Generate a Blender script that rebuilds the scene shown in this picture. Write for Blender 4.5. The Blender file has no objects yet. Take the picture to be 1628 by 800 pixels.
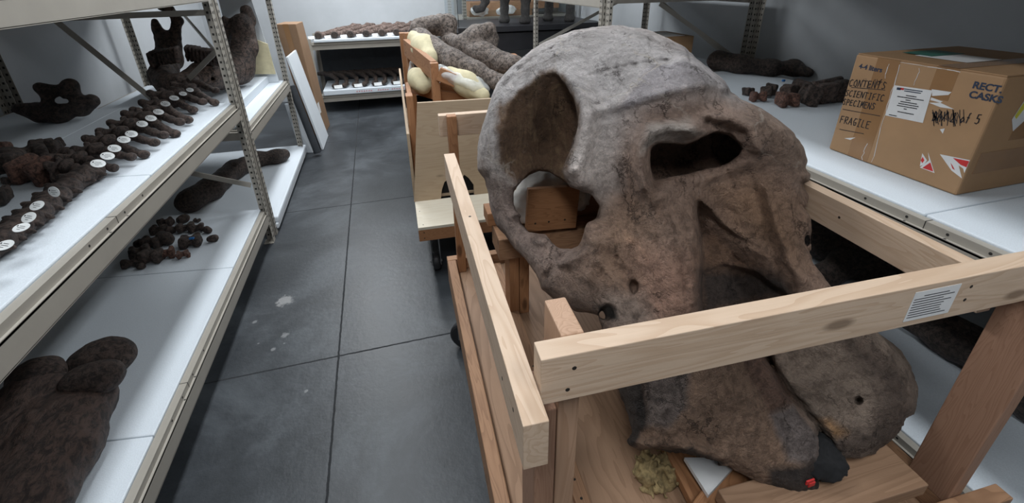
import bpy, math, random
import numpy as np
from mathutils import Matrix, Vector, Euler
random.seed(7)
SC = bpy.context.scene
COL = SC.collection

# ------------------------------------------------------------------ camera
CAM = np.array([0.0, 0.0, 1.6])
RC = np.array([[0.96155618, -0.27428496, -0.01332167],
               [-0.12666998, -0.39997757, -0.9077294],
               [0.24364815, 0.87452027, -0.41934458]])   # rows: right, down, forward
FPX, PCX, PCY = 722.0, 814.0, 297.0
cd = bpy.data.cameras.new('camera'); cam = bpy.data.objects.new('camera', cd); COL.objects.link(cam)
cd.sensor_width = 36; cd.lens = FPX / 1628 * 36
cd.shift_x = 0.0; cd.shift_y = (PCY - 400) / 1628
cd.clip_start = .02; cd.clip_end = 60
cam.matrix_world = Matrix(((RC[0][0], -RC[1][0], -RC[2][0], 0), (RC[0][1], -RC[1][1], -RC[2][1], 0),
                           (RC[0][2], -RC[1][2], -RC[2][2], 1.6), (0, 0, 0, 1)))
cd.dof.use_dof = False
SC.camera = cam

def ray(px, py): return RC.T @ np.array([(px - PCX) / FPX, (py - PCY) / FPX, 1.0])
def atz(px, py, z): d = ray(px, py); return CAM + d * (z - 1.6) / d[2]
def atx(px, py, x): d = ray(px, py); return CAM + d * x / d[0]
def aty(px, py, y): d = ray(px, py); return CAM + d * y / d[1]

# ------------------------------------------------------------------ light, world, exposure
w = bpy.data.worlds.new('world'); SC.world = w; w.use_nodes = True
w.node_tree.nodes['Background'].inputs[0].default_value = (.6, .7, .85, 1)
w.node_tree.nodes['Background'].inputs[1].default_value = 0.03
SC.view_settings.view_transform = 'Standard'; SC.view_settings.look = 'None'
SC.view_settings.gamma = 1; SC.view_settings.exposure = 0.0; SC.view_settings.use_curve_mapping = False
TUBE_COL = (.94, .975, 1.0)
def tube_light(x, y, sx, sy, power, z=2.86):
    l = bpy.data.lights.new('ceiling_tube_glow', 'AREA'); l.shape = 'RECTANGLE'; l.size = sx; l.size_y = sy
    l.energy = power; l.color = TUBE_COL
    o = bpy.data.objects.new('ceiling_tube_glow', l); o.location = (x, y, z); COL.objects.link(o)
LAMPS = [(-0.42, 5.75, 62), (-0.42, 4.0, 20), (-0.42, 2.0, 27), (-0.42, -0.5, 28), (1.10, 5.75, 30), (1.10, 4.0, 13), (1.10, 2.0, 15), (1.10, -0.5, 16)]
for lx, ly, lp in LAMPS: tube_light(lx, ly, .30, 1.15, lp)

# ------------------------------------------------------------------ helpers
PW = {}
def tag(o, label=None, cat=None, group=None, kind=None):
    if label: o['label'] = label
    if cat: o['category'] = cat
    if group: o['group'] = group
    if kind: o['kind'] = kind
    return o
def thing(name, loc, label, cat, group=None, rz=0.0):
    o = bpy.data.objects.new(name, None); COL.objects.link(o)
    o.empty_display_size = .05
    o.location = loc; o.rotation_euler = (0, 0, rz)
    PW[o] = Matrix.Translation(Vector(loc)) @ Matrix.Rotation(rz, 4, 'Z')
    return tag(o, label, cat, group)
class MB:
    def __init__(s): s.v = []; s.f = []; s.m = []
    def add(s, V, F, mi=0):
        n = len(s.v); s.v += [tuple(map(float, p)) for p in V]
        s.f += [tuple(i + n for i in f) for f in F]; s.m += [mi] * len(F); return s
    def box(s, a, b, mi=0, M=None):
        (x0, y0, z0), (x1, y1, z1) = a, b
        x0, x1 = min(x0, x1), max(x0, x1); y0, y1 = min(y0, y1), max(y0, y1); z0, z1 = min(z0, z1), max(z0, z1)
        V = [(x0, y0, z0), (x1, y0, z0), (x1, y1, z0), (x0, y1, z0), (x0, y0, z1), (x1, y0, z1), (x1, y1, z1), (x0, y1, z1)]
        if M is not None: V = [M @ Vector(p) for p in V]
        return s.add(V, [(0, 3, 2, 1), (4, 5, 6, 7), (0, 1, 5, 4), (1, 2, 6, 5), (2, 3, 7, 6), (3, 0, 4, 7)], mi)
    def tube(s, pts, r, n=10, mi=0, cap=True):
        pts = [Vector(p) for p in pts]; rr = r if isinstance(r, (list, tuple)) else [r] * len(pts)
        V = []; F = []; up = None
        for i, p in enumerate(pts):
            t = (pts[min(i + 1, len(pts) - 1)] - pts[max(i - 1, 0)]).normalized()
            if up is None: up = Vector((0, 0, 1)) if abs(t.z) < .9 else Vector((1, 0, 0))
            a = t.cross(up).normalized(); b = t.cross(a).normalized(); up = -b if False else b.cross(t).cross(t) * -1 if False else up
            for j in range(n):
                q = 2 * math.pi * j / n
                V.append(p + rr[i] * (math.cos(q) * a + math.sin(q) * b))
        for i in range(len(pts) - 1):
            for j in range(n):
                k = (j + 1) % n
                F.append((i * n + j, (i + 1) * n + j, (i + 1) * n + k, i * n + k))
        if cap:
            F.append(tuple(range(n))); F.append(tuple((len(pts) - 1) * n + j for j in reversed(range(n))))
        return s.add(V, F, mi)
    def prism(s, poly, h, M, mi=0):      # polygon in local xy extruded to z=h, placed by M
        n = len(poly)
        V = [M @ Vector((x, y, 0)) for x, y in poly] + [M @ Vector((x, y, h)) for x, y in poly]
        F = [tuple(reversed(range(n))), tuple(range(n, 2 * n))] + [(i, (i + 1) % n, n + (i + 1) % n, n + i) for i in range(n)]
        return s.add(V, F, mi)
def link_mesh(name, V, F, mats, parent=None, M=None, mi=None, smooth=False, bevel=0.0, recenter=True):
    V = np.asarray(V, dtype=np.float64)
    if M is None:
        M = Matrix.Identity(4)
        if recenter:
            lo, hi = V.min(0), V.max(0); c = np.array([(lo[0] + hi[0]) / 2, (lo[1] + hi[1]) / 2, lo[2]])
            V = V - c; M = Matrix.Translation(Vector(c))
    me = bpy.data.meshes.new(name)
    if isinstance(F, np.ndarray):
        me.vertices.add(len(V)); me.vertices.foreach_set('co', V.astype(np.float32).ravel())
        nf = len(F); me.loops.add(nf * 4); me.loops.foreach_set('vertex_index', F.astype(np.int32).ravel())
        me.polygons.add(nf); me.polygons.foreach_set('loop_start', np.arange(0, nf * 4, 4, dtype=np.int32))
        me.polygons.foreach_set('loop_total', np.full(nf, 4, dtype=np.int32)); me.update(calc_edges=True)
    else:
        me.from_pydata([tuple(p) for p in V], [], F)
    if not isinstance(mats, (list, tuple)): mats = [mats]
    for m in mats: me.materials.append(m)
    if mi is not None: me.polygons.foreach_set('material_index', mi)
    if smooth: me.polygons.foreach_set('use_smooth', [True] * len(me.polygons))
    me.validate(); me.update()
    o = bpy.data.objects.new(name, me); COL.objects.link(o)
    if bevel:
        b = o.modifiers.new('bevel', 'BEVEL'); b.width = bevel; b.segments = 2; b.limit_method = 'ANGLE'
    if parent is not None:
        o.parent = parent; o.matrix_parent_inverse = PW[parent].inverted()
    o.matrix_basis = M; PW[o] = M.copy()
    return o
def build(mb, name, mats, parent=None, **k): return link_mesh(name, mb.v, mb.f, mats, parent, mi=mb.m, **k)
def children(o): return list(o.children)
def copy_tree(o, parent=None):
    c = o.copy(); COL.objects.link(c)
    if parent is not None: c.parent = parent
    for ch in children(o): copy_tree(ch, c)
    return c

# ------------------------------------------------------------------ materials
def mat(name):
    m = bpy.data.materials.new(name); m.use_nodes = True
    return m, m.node_tree.nodes, m.node_tree.links, m.node_tree.nodes['Principled BSDF']
def ramp(N, stops):
    r = N.new('ShaderNodeValToRGB'); e = r.color_ramp.elements
    e[0].position, e[0].color = stops[0][0], (*stops[0][1], 1); e[1].position, e[1].color = stops[-1][0], (*stops[-1][1], 1)
    for p, c in stops[1:-1]: q = e.new(p); q.color = (*c, 1)
    return r
def noise(N, L, scale, detail=4, rough=.6, vec=None, dist=0.0):
    n = N.new('ShaderNodeTexNoise'); n.inputs['Scale'].default_value = scale; n.inputs['Detail'].default_value = detail
    n.inputs['Roughness'].default_value = rough; n.inputs['Distortion'].default_value = dist
    if vec is not None: L.new(vec, n.inputs['Vector'])
    return n
def bump(N, L, P, h, strength, dist):
    b = N.new('ShaderNodeBump'); b.inputs['Strength'].default_value = strength; b.inputs['Distance'].default_value = dist
    L.new(h, b.inputs['Height']); L.new(b.outputs[0], P.inputs['Normal']); return b
def objvec(N, L, scale=(1, 1, 1), rnd=True):
    t = N.new('ShaderNodeTexCoord'); mp = N.new('ShaderNodeMapping'); mp.inputs['Scale'].default_value = scale
    if rnd:
        oi = N.new('ShaderNodeObjectInfo'); ad = N.new('ShaderNodeVectorMath'); ad.operation = 'SCALE'
        cb = N.new('ShaderNodeCombineXYZ'); ml = N.new('ShaderNodeMath'); ml.operation = 'MULTIPLY'; ml.inputs[1].default_value = 23.0
        L.new(oi.outputs['Random'], ml.inputs[0])
        for i in range(3): L.new(ml.outputs[0], cb.inputs[i])
        av = N.new('ShaderNodeVectorMath'); av.operation = 'ADD'
        L.new(t.outputs['Object'], av.inputs[0]); L.new(cb.outputs[0], av.inputs[1]); L.new(av.outputs[0], mp.inputs['Vector'])
    else: L.new(t.outputs['Object'], mp.inputs['Vector'])
    return mp.outputs[0]
def mixc(N, L, fac, a, b, mode='MIX'):
    m = N.new('ShaderNodeMix'); m.data_type = 'RGBA'; m.blend_type = mode; m.clamp_result = False
    for s, v in ((0, fac), (6, a), (7, b)):
        if isinstance(v, (int, float)): m.inputs[s].default_value = v
        elif isinstance(v, tuple): m.inputs[s].default_value = (*v, 1)
        else: L.new(v, m.inputs[s])
    return m.outputs[2]
def mth(N, L, op, a, b=None, c=None):
    m = N.new('ShaderNodeMath'); m.operation = op
    for i, v in enumerate((a, b, c)):
        if v is None: continue
        if isinstance(v, (int, float)): m.inputs[i].default_value = v
        else: L.new(v, m.inputs[i])
    return m.outputs[0]
def plain(name, col, rough=.6, metal=0.0, nscale=0, var=.15, bmp=0.0):
    m, N, L, P = mat(name); P.inputs['Roughness'].default_value = rough; P.inputs['Metallic'].default_value = metal
    v = objvec(N, L); n = noise(N, L, nscale or 12, 4, .6, v)
    r = ramp(N, [(.3, tuple(c * (1 - var) for c in col)), (.7, tuple(min(1, c * (1 + var)) for c in col))])
    L.new(n.outputs[0], r.inputs[0]); L.new(r.outputs[0], P.inputs['Base Color'])
    if bmp: bump(N, L, P, n.outputs[0], bmp, .003)
    return m
def wood(name, light, dark, rough=.6, ring=26.0, knots=True):
    m, N, L, P = mat(name); P.inputs['Roughness'].default_value = rough
    v = objvec(N, L, (1, 1, 1))
    st = N.new('ShaderNodeMapping'); st.inputs['Scale'].default_value = (.45, 4.0, 4.0); L.new(v, st.inputs[0])
    big = noise(N, L, 2.4, 3, .5, st.outputs[0], .6)
    # ring bands through the distorted noise
    q = mth(N, L, 'MULTIPLY', big.outputs[0], ring); fr = mth(N, L, 'FRACT', q)
    pk = N.new('ShaderNodeMapRange'); pk.interpolation_type = 'SMOOTHSTEP'; L.new(fr, pk.inputs[0]); pk.inputs[1].default_value = 0.35; pk.inputs[2].default_value = 1
    fine = N.new('ShaderNodeMapping'); fine.inputs['Scale'].default_value = (4, 160, 160); L.new(v, fine.inputs[0])
    fn = noise(N, L, 1.0, 3, .7, fine.outputs[0])
    c1 = mixc(N, L, mth(N, L, 'MULTIPLY', pk.outputs[0], .55), light, dark)
    c2 = mixc(N, L, mth(N, L, 'MULTIPLY', fn.outputs[0], .35), c1, tuple(c * .6 for c in light))
    blot = noise(N, L, 3.0, 4, .6, v)
    c3 = mixc(N, L, mth(N, L, 'MULTIPLY', blot.outputs[0], .35), c2, tuple(a * .75 for a in dark))
    if knots:
        kv = N.new('ShaderNodeMapping'); kv.inputs['Scale'].default_value = (3.2, 9, 9); L.new(v, kv.inputs[0])
        vo = N.new('ShaderNodeTexVoronoi'); vo.inputs['Scale'].default_value = 1.0; L.new(kv.outputs[0], vo.inputs['Vector'])
        kr = N.new('ShaderNodeMapRange'); kr.inputs[1].default_value = .07; kr.inputs[2].default_value = .13; kr.inputs[3].default_value = .8; kr.inputs[4].default_value = 0
        L.new(vo.outputs['Distance'], kr.inputs[0])
        c3 = mixc(N, L, kr.outputs[0], c3, tuple(a * .38 for a in dark))
    L.new(c3, P.inputs['Base Color']); bump(N, L, P, fn.outputs[0], .25, .002)
    return m
def bone(name, a, b, c, scale=9, rough=.62, bstr=.6, stretch=None):
    m, N, L, P = mat(name); P.inputs['Roughness'].default_value = rough
    v = objvec(N, L, stretch or (1, 1, 1))
    n1 = noise(N, L, scale, 7, .62, v, .4); r = ramp(N, [(.32, a), (.5, b), (.68, c)]); L.new(n1.outputs[0], r.inputs[0])
    n2 = noise(N, L, scale * 7, 8, .75, v, .5); q = ramp(N, [(.43, (0, 0, 0)), (.58, (1, 1, 1))]); L.new(n2.outputs[0], q.inputs[0])
    col = mixc(N, L, q.outputs[0], tuple(x * .55 for x in a), r.outputs[0]); col = mixc(N, L, mth(N, L, 'MULTIPLY', q.outputs[0], .35), col, tuple(x * 1.25 for x in c))
    h = mth(N, L, 'ADD', mth(N, L, 'MULTIPLY', n1.outputs[0], .8), mth(N, L, 'MULTIPLY', n2.outputs[0], .6))
    L.new(col, P.inputs['Base Color']); bump(N, L, P, h, bstr * 1.6, .02)
    return m

M = {}
M['pine'] = wood('pine_pale', (.66, .50, .37), (.46, .30, .19), .55, 16)
M['fir'] = wood('fir_orange', (.44, .215, .10), (.21, .085, .033), .6, 34)
M['oldfir'] = wood('fir_weathered', (.42, .235, .13), (.19, .09, .045), .65, 30)
M['post'] = wood('fir_pale_pink', (.52, .33, .22), (.33, .18, .10), .6, 34)
M['redfir'] = wood('fir_pink', (.40, .23, .15), (.25, .125, .075), .6, 40)
M['ply'] = wood('plywood', (.36, .22, .135), (.20, .11, .06), .6, 12)
M['plyl'] = wood('plywood_pale', (.50, .38, .26), (.40, .28, .18), .6, 14)
M['metal'] = plain('beige_enamel', (.34, .315, .275), .42, 0, 6, .06)
M['slot'] = plain('slot_shadow_steel', (.02, .018, .016), .8)
M['pad'] = plain('polyethylene_foam', (.60, .65, .70), .75, 0, 260, .07, .25)
M['wall'] = plain('painted_wall', (.42, .44, .46), .8, 0, 3, .05)
M['ceil'] = plain('ceiling_paint', (.34, .34, .35), .9, 0, 3, .03)
M['nail'] = plain('nail_steel', (.03, .025, .02), .5, .3)
M['rubber'] = plain('caster_rubber', (.02, .02, .022), .5)
M['zinc'] = plain('zinc_plate', (.4, .4, .4), .35, .9)
M['card'] = plain('corrugated_cardboard', (.36, .215, .11), .7, 0, 5, .10, .06)
M['cardd'] = plain('cardboard_brown', (.25, .15, .085), .7, 0, 5, .10, .06)
M['tape'] = plain('packing_tape', (.29, .16, .075), .22, 0, 8, .08)
M['paper'] = plain('label_paper', (.68, .68, .68), .6, 0, 20, .04)
M['ink'] = plain('black_ink', (.015, .015, .02), .6)
M['blueink'] = plain('printed_navy_ink', (.02, .035, .07), .6)
M['red'] = plain('red_print', (.55, .03, .03), .5)
M['yellow'] = plain('yellow_print', (.6, .55, .05), .5)
M['tagw'] = plain('card_tag', (.72, .74, .74), .6)
M['black'] = plain('black_table_paint', (.022, .022, .026), .4)
M['darkfoam'] = plain('black_foam', (.010, .010, .011), 1.0, 0, 60, .3, .6)
M['yfoam'] = plain('yellow_foam', (.58, .52, .34), .8, 0, 20, .12, .1)
M['crumb'] = plain('crumbled_yellow_foam', (.27, .20, .095), .95, 0, 60, .55, .8)
M['white'] = plain('white_board', (.62, .66, .70), .6, 0, 5, .03)
M['charcoal'] = plain('charcoal_board', (.03, .035, .042), .6)
M['rubberd'] = M['rubber']
M['blue'] = plain('blue_paint_mark', (.01, .12, .35), .5)
M['plaster'] = plain('tissue_and_plaster', (.62, .60, .57), .8, 0, 25, .08, .5)
M['green'] = plain('green_lid', (.02, .12, .09), .5)
M['b_dark'] = bone('fossil_dark', (.022, .015, .012), (.055, .037, .030), (.105, .072, .058), 9)
M['b_brown'] = bone('fossil_brown', (.030, .018, .015), (.066, .041, .033), (.12, .082, .066), 8)
M['b_red'] = bone('fossil_red_brown', (.07, .030, .02), (.15, .068, .046), (.24, .12, .085), 12)
M['b_streak'] = bone('fossil_streaked', (.03, .016, .012), (.062, .034, .025), (.10, .062, .048), 6, bstr=.35, stretch=(1.7, .7, 1.0))
M['b_mand'] = bone('fossil_mottled', (.02, .013, .01), (.06, .037, .028), (.15, .10, .08), 6)
M['b_grey'] = bone('fossil_grey', (.07, .05, .04), (.15, .115, .095), (.26, .21, .18), 7)
M['b_cast'] = bone('fossil_pinkish', (.09, .055, .042), (.17, .115, .095), (.25, .18, .155), 7)
M['eleph'] = bone('bronze_hide', (.03, .028, .028), (.07, .065, .062), (.14, .13, .125), 40, .5)

# concrete floor: joints, scuffs
m, N, L, P = mat('concrete_slab'); M['floor'] = m
t = N.new('ShaderNodeTexCoord'); sx = N.new('ShaderNodeSeparateXYZ'); L.new(t.outputs['Object'], sx.inputs[0])
n1 = noise(N, L, 1.6, 8, .68, t.outputs['Object'], .5); n2 = noise(N, L, 34, 5, .7, t.outputs['Object']); n3 = noise(N, L, 150, 3, .7, t.outputs['Object'])
r = ramp(N, [(.34, (.014, .017, .020)), (.5, (.034, .039, .045)), (.66, (.085, .096, .107))]); L.new(n1.outputs[0], r.inputs[0])
c = mixc(N, L, mth(N, L, 'MULTIPLY', n2.outputs[0], .5), r.outputs[0], (.035, .039, .044))
sp = N.new('ShaderNodeMapRange'); L.new(n3.outputs[0], sp.inputs[0]); sp.inputs[1].default_value = .34; sp.inputs[2].default_value = .28; sp.inputs[3].default_value = 0; sp.inputs[4].default_value = .7
c = mixc(N, L, sp.outputs[0], c, (.02, .022, .026))
# pale spilled patch and a few splashes
def blob(x, y, r0):
    dx = mth(N, L, 'SUBTRACT', sx.outputs[0], x); dy = mth(N, L, 'SUBTRACT', sx.outputs[1], y)
    d = mth(N, L, 'SQRT', mth(N, L, 'ADD', mth(N, L, 'MULTIPLY', dx, dx), mth(N, L, 'MULTIPLY', dy, dy)))
    d = mth(N, L, 'ADD', d, mth(N, L, 'MULTIPLY', mth(N, L, 'SUBTRACT', n2.outputs[0], .5), r0 * 2.6))
    q = N.new('ShaderNodeMapRange'); L.new(d, q.inputs[0]); q.inputs[1].default_value = r0; q.inputs[2].default_value = r0 * .6; q.inputs[3].default_value = 0; q.inputs[4].default_value = .8
    return q.outputs[0]
pt = atz(453, 478, 0); c = mixc(N, L, blob(pt[0], pt[1], .05), c, (.28, .28, .28))
for (a_, b_, r_) in ((405, 512, .014), (452, 533, .02), (434, 556, .012), (411, 546, .006), (452, 546, .005), (487, 622, .008)):
    pt = atz(a_, b_, 0); c = mixc(N, L, blob(pt[0], pt[1], r_), c, (.2, .205, .21))
def joint(sock, p0, period, wd):
    q = mth(N, L, 'SUBTRACT', sock, p0 - period * 40 - period / 2); q = mth(N, L, 'MODULO', q, period)
    q = mth(N, L, 'ABSOLUTE', mth(N, L, 'SUBTRACT', q, period / 2)); return mth(N, L, 'LESS_THAN', q, wd)
wob = mth(N, L, 'MULTIPLY', mth(N, L, 'SUBTRACT', noise(N, L, 30, 3, .6, t.outputs['Object']).outputs[0], .5), .008)
jx = joint(mth(N, L, 'ADD', sx.outputs[0], wob), -.363, 1.64, .0045); jy = joint(mth(N, L, 'ADD', sx.outputs[1], wob), 1.764, 1.636, .0045)
jj = mth(N, L, 'MAXIMUM', jx, jy); c = mixc(N, L, mth(N, L, 'MULTIPLY', jj, .85), c, (.012, .013, .015))
L.new(c, P.inputs['Base Color'])
rr = N.new('ShaderNodeMapRange'); L.new(n1.outputs[0], rr.inputs[0]); rr.inputs[3].default_value = .30; rr.inputs[4].default_value = .50; L.new(mth(N, L, 'ADD', rr.outputs[0], mth(N, L, 'MULTIPLY', jj, .5)), P.inputs['Roughness'])
bump(N, L, P, n2.outputs[0], .3, .004)

# clear acrylic
m, N, L, P = mat('clear_acrylic'); M['acrylic'] = m
P.inputs['Roughness'].default_value = .05; P.inputs['Transmission Weight'].default_value = 1.0; P.inputs['IOR'].default_value = 1.05; P.inputs['Base Color'].default_value = (.9, .95, .97, 1)
m, N, L, P = mat('clear_plastic_film'); M['film'] = m
P.inputs['Roughness'].default_value = .25; P.inputs['Alpha'].default_value = .42; P.inputs['Base Color'].default_value = (.85, .88, .88, 1)
m, N, L, P = mat('lamp_diffuser'); M['lamp'] = m
P.inputs['Emission Color'].default_value = (.86, .94, 1, 1); P.inputs['Emission Strength'].default_value = 4.0

# skull bone
m, N, L, P = mat('skull_bone'); M['skull'] = m
P.inputs['Roughness'].default_value = .58
t = N.new('ShaderNodeTexCoord'); G = t.outputs['Object']
at = N.new('ShaderNodeAttribute'); at.attribute_name = 'zone'   # r: brown fossa stain, g: grey crown, b: ochre/rough alveolus
sz = N.new('ShaderNodeSeparateColor'); L.new(at.outputs['Color'], sz.inputs[0])
n1 = noise(N, L, 5, 10, .72, G, .8); n2 = noise(N, L, 42, 9, .78, G, .4); n3 = noise(N, L, 170, 5, .75, G)
stm = N.new('ShaderNodeMapping'); stm.inputs['Scale'].default_value = (1, .4, .4); stm.inputs['Rotation'].default_value = (.4, .3, .5); L.new(G, stm.inputs[0]); n4 = noise(N, L, 16, 6, .68, stm.outputs[0], 1.6)
tn = N.new('ShaderNodeAttribute'); tn.attribute_name = 'tint'
var = ramp(N, [(.32, (.60, .57, .54)), (.46, (.90, .88, .86)), (.55, (1.08, 1.06, 1.04)), (.70, (1.45, 1.42, 1.39))]); L.new(n1.outputs[0], var.inputs[0])
cc = mixc(N, L, 1.0, tn.outputs['Color'], var.outputs[0], 'MULTIPLY')
foss = ramp(N, [(.50, (0, 0, 0)), (.66, (1, 1, 1))]); L.new(n4.outputs[0], foss.inputs[0])
cc = mixc(N, L, mth(N, L, 'MULTIPLY', mth(N, L, 'MULTIPLY', foss.outputs[0], sz.outputs[0]), .75), cc, (.27, .18, .10))
q2 = ramp(N, [(.42, (1, 1, 1)), (.53, (0, 0, 0))]); L.new(n2.outputs[0], q2.inputs[0]); cc = mixc(N, L, mth(N, L, 'MULTIPLY', q2.outputs[0], mth(N, L, 'SUBTRACT', .52, mth(N, L, 'MULTIPLY', sz.outputs[1], .22))), cc, mixc(N, L, 1.0, cc, (.22, .19, .18), 'MULTIPLY'))
q3 = ramp(N, [(.54, (0, 0, 0)), (.70, (1, 1, 1))]); L.new(n3.outputs[0], q3.inputs[0]); cc = mixc(N, L, mth(N, L, 'MULTIPLY', q3.outputs[0], .45), cc, mixc(N, L, 1.0, cc, (1.9, 1.85, 1.8), 'MULTIPLY'))
ln = N.new('ShaderNodeMapRange'); L.new(n4.outputs[0], ln.inputs[0]); ln.inputs[1].default_value = .58; ln.inputs[2].default_value = .72; ln.inputs[3].default_value = 0; ln.inputs[4].default_value = .35
cc = mixc(N, L, mth(N, L, 'MULTIPLY', ln.outputs[0], mth(N, L, 'SUBTRACT', 1.0, sz.outputs[0])), cc, mixc(N, L, 1.0, cc, (1.7, 1.6, 1.5), 'MULTIPLY'))
# repair cracks filled with pale plaster
wv = N.new('ShaderNodeVectorMath'); wv.operation = 'ADD'; nv = noise(N, L, 7, 4, .6, G); scv = N.new('ShaderNodeVectorMath'); scv.operation = 'SCALE'; scv.inputs['Scale'].default_value = .16
L.new(nv.outputs['Color'], scv.inputs[0]); L.new(G, wv.inputs[0]); L.new(scv.outputs[0], wv.inputs[1])
vo = N.new('ShaderNodeTexVoronoi'); vo.feature = 'DISTANCE_TO_EDGE'; vo.inputs['Scale'].default_value = 4.2; L.new(wv.outputs[0], vo.inputs['Vector'])
ck = N.new('ShaderNodeMapRange'); L.new(vo.outputs['Distance'], ck.inputs[0]); ck.inputs[1].default_value = .004; ck.inputs[2].default_value = .016; ck.inputs[3].default_value = 1; ck.inputs[4].default_value = 0
gate = N.new('ShaderNodeMapRange'); gn = noise(N, L, 6, 3, .6, G); L.new(gn.outputs[0], gate.inputs[0]); gate.inputs[1].default_value = .50; gate.inputs[2].default_value = .58
ckk = mth(N, L, 'MULTIPLY', mth(N, L, 'MULTIPLY', ck.outputs[0], gate.outputs[0]), mth(N, L, 'MULTIPLY', sz.outputs[1], .7))
cc = mixc(N, L, ckk, cc, (.55, .48, .41))
wv2 = N.new('ShaderNodeVectorMath'); wv2.operation = 'ADD'; nv2 = noise(N, L, 16, 5, .7, G); sc2 = N.new('ShaderNodeVectorMath'); sc2.operation = 'SCALE'; sc2.inputs['Scale'].default_value = .09
L.new(nv2.outputs['Color'], sc2.inputs[0]); L.new(stm.outputs[0], wv2.inputs[0]); L.new(sc2.outputs[0], wv2.inputs[1])
vo2 = N.new('ShaderNodeTexVoronoi'); vo2.feature = 'DISTANCE_TO_EDGE'; vo2.inputs['Scale'].default_value = 15; L.new(wv2.outputs[0], vo2.inputs['Vector'])
ck2 = N.new('ShaderNodeMapRange'); L.new(vo2.outputs['Distance'], ck2.inputs[0]); ck2.inputs[1].default_value = .010; ck2.inputs[2].default_value = .035; ck2.inputs[3].default_value = 1; ck2.inputs[4].default_value = 0
g2_ = N.new('ShaderNodeMapRange'); gn2 = noise(N, L, 8, 4, .6, G); L.new(gn2.outputs[0], g2_.inputs[0]); g2_.inputs[1].default_value = .48; g2_.inputs[2].default_value = .60
crk = mth(N, L, 'MULTIPLY', ck2.outputs[0], g2_.outputs[0]); cc = mixc(N, L, mth(N, L, 'MULTIPLY', crk, .8), cc, mixc(N, L, 1.0, cc, (.28, .25, .23), 'MULTIPLY'))
L.new(cc, P.inputs['Base Color'])
h = mth(N, L, 'ADD', mth(N, L, 'MULTIPLY', n2.outputs[0], .7), mth(N, L, 'ADD', mth(N, L, 'MULTIPLY', n4.outputs[0], .8), mth(N, L, 'MULTIPLY', mth(N, L, 'MULTIPLY', n3.outputs[0], .35), mth(N, L, 'ADD', .5, mth(N, L, 'MULTIPLY', sz.outputs[2], 1.8)))))
h = mth(N, L, 'SUBTRACT', h, mth(N, L, 'ADD', mth(N, L, 'MULTIPLY', ckk, .15), mth(N, L, 'MULTIPLY', crk, .35)))
bump(N, L, P, h, 1.0, .03)

# ------------------------------------------------------------------ signed-distance sculpting
_rs = np.random.RandomState(3); LAT = _rs.rand(32, 32, 32).astype(np.float32)
def vnoise(p):
    f = np.floor(p).astype(np.int64); t = (p - f).astype(np.float32); t = t * t * (3 - 2 * t); f &= 31; g = (f + 1) & 31
    x0, y0, z0 = f.T; x1, y1, z1 = g.T; a, b, c_ = t.T
    l = LAT
    return ((l[x0, y0, z0] * (1 - a) + l[x1, y0, z0] * a) * (1 - b) + (l[x0, y1, z0] * (1 - a) + l[x1, y1, z0] * a) * b) * (1 - c_) + \
           ((l[x0, y0, z1] * (1 - a) + l[x1, y0, z1] * a) * (1 - b) + (l[x0, y1, z1] * (1 - a) + l[x1, y1, z1] * a) * b) * c_
def fbm(p, o=3):
    s = 0; a = 1; t_ = 0
    for i in range(o): s = s + a * (vnoise(p * 2.03 ** i + 7.3 * i) - .5); t_ += a; a *= .5
    return s / t_ * 2
def prim_bb(p):
    if p[0] == 'c':
        a, b = np.array(p[1], float), np.array(p[2], float); r_ = max(p[3], p[4]); return np.minimum(a, b) - r_, np.maximum(a, b) + r_
    c_ = np.array(p[1], float); r_ = float(np.linalg.norm(p[2])) if (len(p) > 3 and p[3] is not None) or p[0] == 'b' else np.array(p[2], float)
    return c_ - r_, c_ + r_
def prim_d(p, X, Y, Z):
    if p[0] == 'c':
        a = np.array(p[1], float); b = np.array(p[2], float); ab = b - a; q = float(ab @ ab) + 1e-12
        t_ = ((X - a[0]) * ab[0] + (Y - a[1]) * ab[1] + (Z - a[2]) * ab[2]) / q; t_ = np.clip(t_, 0, 1)
        return np.sqrt((X - a[0] - t_ * ab[0]) ** 2 + (Y - a[1] - t_ * ab[1]) ** 2 + (Z - a[2] - t_ * ab[2]) ** 2) - (p[3] + (p[4] - p[3]) * t_)
    c_ = p[1]; x, y, z = X - c_[0], Y - c_[1], Z - c_[2]
    if len(p) > 3 and p[3] is not None:
        R = np.array(Euler(p[3], 'XYZ').to_matrix()).T
        x, y, z = R[0, 0] * x + R[0, 1] * y + R[0, 2] * z, R[1, 0] * x + R[1, 1] * y + R[1, 2] * z, R[2, 0] * x + R[2, 1] * y + R[2, 2] * z
    a, b, c2 = p[2]
    if p[0] == 'e':
        k0 = np.sqrt((x / a) ** 2 + (y / b) ** 2 + (z / c2) ** 2); k1 = np.sqrt((x / a ** 2) ** 2 + (y / b ** 2) ** 2 + (z / c2 ** 2) ** 2) + 1e-9
        return k0 * (k0 - 1) / k1
    rd = p[4] if len(p) > 4 else .01
    qx, qy, qz = abs(x) - a + rd, abs(y) - b + rd, abs(z) - c2 + rd
    return np.sqrt(np.maximum(qx, 0) ** 2 + np.maximum(qy, 0) ** 2 + np.maximum(qz, 0) ** 2) + np.minimum(np.maximum(qx, np.maximum(qy, qz)), 0) - rd
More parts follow.
